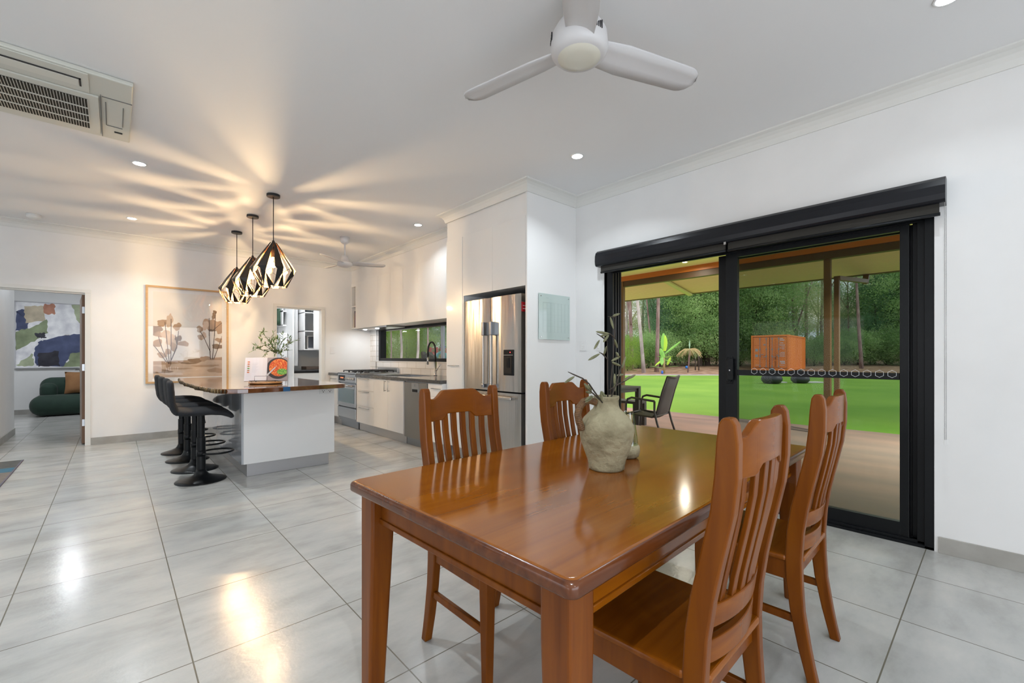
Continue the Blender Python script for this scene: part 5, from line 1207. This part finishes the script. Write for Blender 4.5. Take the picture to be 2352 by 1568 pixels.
P['shrub'] = make_tree('shrub', 1.5, .05, 'dark', 'dark', leaves(94,170,.26,0.042,(0,0,1.25),(1.6,1.6,1.15),0,31), 33, forks=5, hb=.0)
P['lime'] = make_tree('shrub', 1.8, .04, 'dark', 'lime', leaves(81,170,.30,0.044,(0,0,1.5),(1.5,1.5,1.4),.1,41), 43, forks=5, hb=.0)
first = {k: True for k in P}; used_l = set()
LB = {'gum': ('tall grey-trunked gum tree beyond the lawn','tree','gum trees beyond the lawn'), 'gum2': ('tall brown-trunked gum tree with loose crown beyond the lawn','tree','brown gum trees beyond the lawn'), 'bushy': ('dense dark green bushy tree beyond the lawn','tree','bushy trees beyond the lawn'),
      'leafy': ('light olive-green leafy tree beyond the lawn','tree','olive-green trees beyond the lawn'),
      'she': ('narrow blue-green feathery tree beyond the lawn','tree','feathery trees beyond the lawn'), 'shrub': ('round dark green shrub at the forest edge','shrub','shrubs at the forest edge'), 'lime': ('bright green loose shrub at the forest edge','shrub','bright shrubs at the forest edge')}
rq = random.Random(21)
def put(kind, px_, Z, s=1, label=None, dz=0, rot=None):
    o = P[kind] if first[kind] else copy_tree(P[kind]); first[kind] = False
    X = (px_-1176)/F*Z; o.location = W(X, Z, gz(Z)+dz); o.rotation_euler = (0,0,rq.uniform(0,6.28) if rot is None else rot); o.scale = (s,s,s*rq.uniform(.94,1.08))
    l = LB[kind]
    mk_ = [(880,'at the left of the kitchen window'),(915,'left of the pale trunk in the kitchen window'),(960,'behind the kitchen tap'),(1100,'at the right of the kitchen window'),(1402,'behind the left door jamb'),(1432,'at the left edge of the door view'),(1465,'between the two leftmost trunks'),(1500,'behind the pale leaning trunk'),(1530,'behind the banana plant'),(1570,'just right of the banana plant'),(1605,'behind the small palm'),(1650,'right of the small palm'),(1700,'behind the black door stiles'),(1760,'behind the container doors'),(1800,'above the middle of the container'),(1860,'right above the container side'),(1900,'behind the screened patio post'),(1945,'just right of the screened post'),(1990,'by the bright sky gap'),(2050,'right of the bright sky gap'),(3000,'at the right edge of the screened door')]
    where = next(t for m_x, t in mk_ if px_ < m_x); row = 'back-row ' if Z > 49 else ''
    lab_ = label or (row+l[0].replace(' beyond the lawn','').replace(' at the forest edge','')+' '+where)
    if lab_ in used_l: lab_ = 'farther '+lab_
    if lab_ in used_l: lab_ = 'smaller '+lab_
    used_l.add(lab_); tag(o, lab_, l[1], l[2]); return o
# foreground trunks (left opening)
def solo(name, px0, py0, px1, py1, Z, r, bark, label, fork=None):
    z0 = gz(Z); p0 = W((px0-1176)/F*Z, Z, z0-.1); zt_ = CH+(HOR-py1)/F*Z; p1 = W((px1-1176)/F*Z, Z+.3, zt_)
    b = MB(); m_ = p0.lerp(p1,.5)+Vector((.08,.03,0)); top = p1+(p1-m_)*.8
    b.tube([p0, p0.lerp(p1,.25)+Vector((.02,0,0)), m_, p1, top], [r*1.2,r,r*.93,r*.82,r*.6], 10)
    if fork:
        q = onpx(*fork[0],Z); e_ = onpx(*fork[1],Z+.5); b.tube([q, q.lerp(e_,.5)+Vector((.05,0,.1)), e_], [r*.6,r*.5,r*.35], 8)
    rt = empty(name, tuple(p0+Vector((0,0,.1))), 0, label, 'tree'); b.build('trunk', BM[bark], rt, smooth=True)
    cr2 = foliage_mesh('foliage', leaves(60,70,.45,.13,tuple(top-rt.location+Vector((0,0,1.5))),(2.4,2.4,1.8),.3,int(px0)), LM['gum']); o = bpy.data.objects.new('foliage',cr2); COL.objects.link(o); o.parent = rt
def onpx(px_,py2,Z): return W((px_-1176)/F*Z, Z, CH+(HOR-py2)/F*Z)
solo('gum_tree',1451,851,1449,690,34,.15,'brown','brown gum trunk forking high, leftmost in the open door view',((1450,745),(1440,690)))
solo('gum_tree',1479,855,1467,690,31.5,.13,'grey','pale grey leaning gum trunk, second from left in the open door view')
solo('gum_tree',1508,852,1515,690,33,.145,'brown','stout brown gum trunk directly left of the banana plant')
solo('gum_tree',1500,845,1488,690,40,.08,'brown','slim dark gum trunk behind the two pale trunks')
solo('gum_tree',1504,842,1503,690,44,.10,'grey','white forked gum tree above the banana plant',((1500,750),(1490,690)))
solo('gum_tree',1828,842,1824,650,40,.13,'brown','brown forked gum trunk behind the orange container',((1827,760),(1866,645)))
solo('gum_tree',1979,845,1976,690,36,.13,'brown','thin grey gum trunk against the bright sky gap at right')
solo('gum_tree',2040,840,2036,640,42,.13,'brown','brown gum trunk at the right edge of the screened view',((2038,720),(1990,660)))
solo('gum_tree',922,840,918,745,34,.09,'grey','pale gum trunk left in the kitchen window view')
solo('gum_tree',897,840,896,760,36,.055,'brown','thin gum trunk at the left of the kitchen window view')
solo('gum_tree',957,840,959,745,32,.10,'grey','grey gum trunk behind the kitchen tap')
solo('gum_tree',980,835,981,745,33,.07,'brown','brown gum trunk right of the kitchen tap')
for px_,Z,k,s in [(1405,43,'gum2',1),(1440,42,'gum',1),(1475,45,'gum2',1),(1515,42,'she',1.0),(1535,41,'she',.95),(1562,44,'she',1.0),(1608,39,'bushy',1.2),(1625,40,'bushy',1.4),(1660,41,'bushy',1.45),(1695,40,'bushy',1.5),(1735,40,'bushy',1.5),(1770,44,'gum2',1.1),(1805,42,'leafy',1.1),(1850,43,'gum2',1.1),(1885,44,'gum2',1.0),(1925,46,'she',.85),(1950,44,'gum2',.72),(2010,42,'she',.95),(2045,43,'bushy',1.25),(2085,41,'bushy',1.5),(2130,42,'bushy',1.5),
                  (1420,54,'gum',1.1),(1450,56,'leafy',1.3),(1490,54,'leafy',1.3),(1525,55,'gum2',1.2),(1560,55,'gum',1.1),(1610,54,'gum2',1.3),(1665,55,'gum',1.3),(1720,55,'gum2',1.3),(1775,54,'leafy',1.5),(1830,56,'leafy',1.2),(1880,55,'leafy',1.15),(1935,56,'leafy',.8),(1975,56,'leafy',.7),(2030,55,'leafy',1.0),(2085,55,'bushy',1.4)]: put(k,px_,Z,s)
for px_,Z,k,s in [(1425,32.5,'lime',1.0),(1441,33,'lime',.9),(1440,38,'shrub',1.2),(1466,37,'shrub',1.25),(1490,36.5,'shrub',1.3),(1515,39,'shrub',1.3),(1550,41,'shrub',1.2),(1580,42,'shrub',1.2),(1615,42,'shrub',1.1),(1645,42,'shrub',1.1),(1700,39,'shrub',1.4),(1740,42,'shrub',1.4),(1870,40,'shrub',1.2),(1905,41,'shrub',1.3),(1940,41,'shrub',1.5),(1970,42,'shrub',1.4),(2000,41,'shrub',1.3),(2035,41,'shrub',1.5),(2075,40,'shrub',1.5),(1460,47,'lime',1.5),(1500,48,'lime',1.5),(1540,49,'lime',1.4)]: put(k,px_,Z,s)
for px_,Z,k,s in [(845,44,'gum2',.9),(870,43,'gum2',.85),(895,46,'gum',.9),(915,42,'lime',2.0),(940,45,'gum2',.9),(965,44,'she',.9),(990,43,'gum2',.9),(1015,42,'bushy',1.1),(1040,44,'bushy',1.2),(885,52,'leafy',1.0),(930,53,'leafy',1.0),(975,52,'leafy',1.0),(880,40,'lime',1.3),(900,39,'lime',1.4),(935,40,'lime',1.4),(960,41,'lime',1.4),(850,40,'lime',1.4),(1000,40,'lime',1.3)]: put(k,px_,Z,s)
# banana plant
ban = mat('banana_leaf', (.20,.50,.10), .5, noise=((.30,.62,.12), 3, (1,1,1), .3, .7)); bany = mat('banana_young_leaf', (.45,.70,.06), .5)
def arch_leaf(b, p0, dirv, L_, w_, droop, m=0, n=9, fold=.25):
    dirv = Vector(dirv).normalized(); side = dirv.cross(Vector((0,0,1)))
    if side.length < .05: side = Vector((cs,-sn,0))
    side.normalize(); vs = []
    for i in range(n+1):
        u = i/n; p = p0+dirv*L_*u+Vector((0,0,-droop*u*u)); wd = w_*math.sin(PI*min(.98,.06+u*.92))**.6
        vs += [p-side*wd/2-Vector((0,0,wd*fold)), p, p+side*wd/2-Vector((0,0,wd*fold))]
    b.add(vs, [(i*3+k,i*3+k+1,(i+1)*3+k+1,(i+1)*3+k) for i in range(n) for k in (0,1)], m)
ZB = 30.6
bp_ = onpx(1525,857,ZB); bp_.z = gz(ZB)
ba = empty('banana_plant', bp_, 0, 'banana plant with broad bright green leaves at the lawn edge', 'plant')
MB().tube([bp_, bp_+Vector((0,0,1.0)), onpx(1524,822,ZB)], [.09,.07,.05], 8).build('stalk', mat('banana_stalk',(.38,.30,.14),.7), ba, smooth=True)
cr_ = Vector((cs,-sn,0)); hub = onpx(1524,822,ZB)
def bl_(a,c,w_,m,droop=0,off=.15):
    b = MB(); p0, p1 = onpx(*a,ZB), onpx(*c,ZB+off); arch_leaf(b,p0,p1-p0,(p1-p0).length,w_,droop,0); b.build('leaf', m, ba, smooth=True)
# upright leaves: wide faces towards the house
def upleaf(a,c,w_,m):
    p0,p1 = onpx(*a,ZB), onpx(*c,ZB-.1); b = MB(); vs = []
    for i in range(10):
        u = i/9; p = p0.lerp(p1,u); wd = w_*math.sin(PI*min(.97,.08+.9*u))**.55; vs += [p-cr_*wd/2, p+Vector((-.05*sn,-.05*cs,0)), p+cr_*wd/2]
    b.add(vs, [(i*3+k,i*3+k+1,(i+1)*3+k+1,(i+1)*3+k) for i in range(9) for k in (0,1)]); b.build('leaf', m, ba, smooth=True)
upleaf((1526,806),(1527,770),.40,bany); upleaf((1523,802),(1524,765),.34,ban); upleaf((1524,822),(1517,800),.34,ban); upleaf((1521,818),(1520,838),.3,ban); upleaf((1528,812),(1564,783),.24,ban); upleaf((1526,820),(1547,818),.26,bany); upleaf((1522,820),(1510,818),.24,ban); upleaf((1527,826),(1545,832),.2,ban); upleaf((1521,826),(1505,840),.2,bany); upleaf((1533,838),(1540,820),.2,bany); upleaf((1522,845),(1492,840),.22,ban); upleaf((1535,842),(1560,840),.16,ban)
o = MB().lathe([(.06,0),(.07,.02),(.06,.2),(.03,.21)], (0,0,0), 12).build('blue_pot', mat('bright_blue_plastic',(.01,.12,.55),.4), local=True, smooth=True); o.location = onpx(1521,845,ZB-.4)*1; o.location.z = gz(ZB-.4); tag(o,'small bright blue container beside the banana plant','pot')
# palm with drooping straw fronds
ZQ = 31.5; pb_ = onpx(1580,854,ZQ); pb_.z = gz(ZQ); pt = onpx(1584,803,ZQ)
pa = empty('small_palm', pb_, 0, 'small palm with drooping yellowed fronds right of the banana plant', 'palm')
MB().tube([pb_, pb_.lerp(pt,.5)+Vector((.02,0,0)), pt], [.05,.06,.08], 8).build('trunk', BM['brown'], pa, smooth=True)
fr1 = mat('straw_frond',(.62,.48,.24),.8); fr2 = mat('green_frond',(.30,.42,.16),.7)
for k in range(22):
    a = 2*PI*k/22; b = MB(); el_ = .35+.5*((k*7)%5)/5; dv = Vector((math.cos(a),math.sin(a),el_)).normalized(); L_ = .75+.1*(k%3); n = 12; pts = [pt+dv*L_*i/n+Vector((0,0,-.75*(i/n)**2)) for i in range(n+1)]
    b.tube(pts, .008, 4)
    for i in range(2,n+1):
        t_v = (pts[i]-pts[i-1]).normalized(); sd_ = t_v.cross(Vector((0,0,1))).normalized()
        for s in (-1,1): b.blade(pts[i], pts[i]+(sd_*s+t_v*.6-Vector((0,0,.5))).normalized()*.22, .035)
    b.build('frond', fr1 if k%3 else fr2, pa)
b = MB().blade(pt, pt+Vector((0,0,.75)), .12, tuple(Vector((sn,cs,0)))); b.build('spear_leaf', mat('spear',(.35,.55,.38),.6), pa)
# small things among the trees
for i,(px_,py2,Z,r_,c,l) in enumerate([(1577,831,36,.12,(.02,.22,.70),'bright blue ball on the ground behind the palm')]):
    o = MB().ball((0,0,0), r_, 14).build('ball', mat('ball_blue',c,.4), local=True, smooth=True); q = onpx(px_,py2,Z); o.location = (q.x,q.y,gz(Z)+r_); tag(o,l,'ball')
for px_,py2,Z,h_,r_,l in ((1597,842,34,1.35,.045,'dark thin post right of the palm, left of two'),(1605,842,33.5,1.5,.045,'dark thin post right of the palm, right of two')):
    q = onpx(px_,py2,Z); o = MB().tube([(0,0,-.05),(0,0,h_)], [r_,r_*.8], 8).build('stump_post', BM['dark'], local=True, smooth=True); o.location = (q.x,q.y,gz(Z)); tag(o,l,'post')
# playground seen from the kitchen window
redw = mat('red_playground_timber',(.42,.075,.05),.6); 
ZK = 17.0
pf_ = empty('play_fort', W(-2.75,ZK,0), -TH, 'red timber play fort seen through the kitchen window', 'playground')
def K(px_): return (px_-1176)/F*ZK+2.75
def kz(py2): return CH+(HOR-py2)/F*ZK
for px_ in (985,988.5,1003,1015): MB().box(K(px_)-.045,K(px_)+.045,-.045,.045,-.05,kz(800)+.05).build('post', redw, pf_, local=True)
MB().box(K(985),K(1030),-.03,.03,kz(801.5),kz(800)).box(K(985),K(1030),-.03,.03,kz(811),kz(808)).build('rail', redw, pf_, local=True)
for i in range(9): MB().box(K(990)+i*.06,K(990)+i*.06+.035,.0,.02,kz(811),kz(801)).build('picket', mat('weathered_picket',(.16,.12,.06),.8) if i == 0 else bpy.data.materials['weathered_picket'], pf_, local=True)
MB().box(K(990),K(1003),-.04,.3,kz(818),kz(811)).build('deck', mat('faded_red_board',(.50,.15,.13),.7), pf_, local=True)
for i in range(6): MB().box(K(1017)+i*.08,K(1017)+i*.08+.05,-.3,-.26,-.05,kz(800)).build('slat', redw, pf_, local=True)
wh = MB(); c_ = (K(1021), -.36, kz(797)); wh.tube([(c_[0]+.075*math.cos(a),c_[1],c_[2]+.075*math.sin(a)) for a in [2*PI*k/16 for k in range(16)]], .02, 6, closed=True).tube([(c_[0]-.07,c_[1],c_[2]),(c_[0]+.07,c_[1],c_[2])], .012, 6); wh.build('steering_wheel', mat('play_blue',(.03,.04,.65),.4), pf_, local=True, smooth=True)
bq = empty('covered_barbecue', W(-2.6,13.5,0), -TH, 'dark covered barbecue seen through the kitchen window', 'barbecue')
b = MB().prism([(-.33,-.05),(.42,-.05),(.42,1.05),(.36,1.20),(.14,1.26),(.05,1.34),(-.05,1.34),(-.08,1.26),(-.24,1.24),(-.36,1.36),(-.42,1.30),(-.38,1.1)], -.3,.3, ax='y'); b.v = [(p[0]*.5+.06,p[1],p[2]) for p in b.v]; b.build('cover', mat('olive_cover',(.035,.035,.025),.9), bq, local=True, bevel=.05)
o = MB().tube([(-.16,0,0),(-.12,0,.16),(0,0,.22),(.12,0,.16),(.16,0,0)], .05, 8).build('play_tunnel', mat('cyan_plastic',(.10,.45,.60),.4), local=True, smooth=True); o.location = W((1014-1176)/F*14.5,14.5,kz(823)); o.rotation_euler = (0,0,-TH); tag(o,'pale blue plastic toy arch seen through the kitchen window','toy')
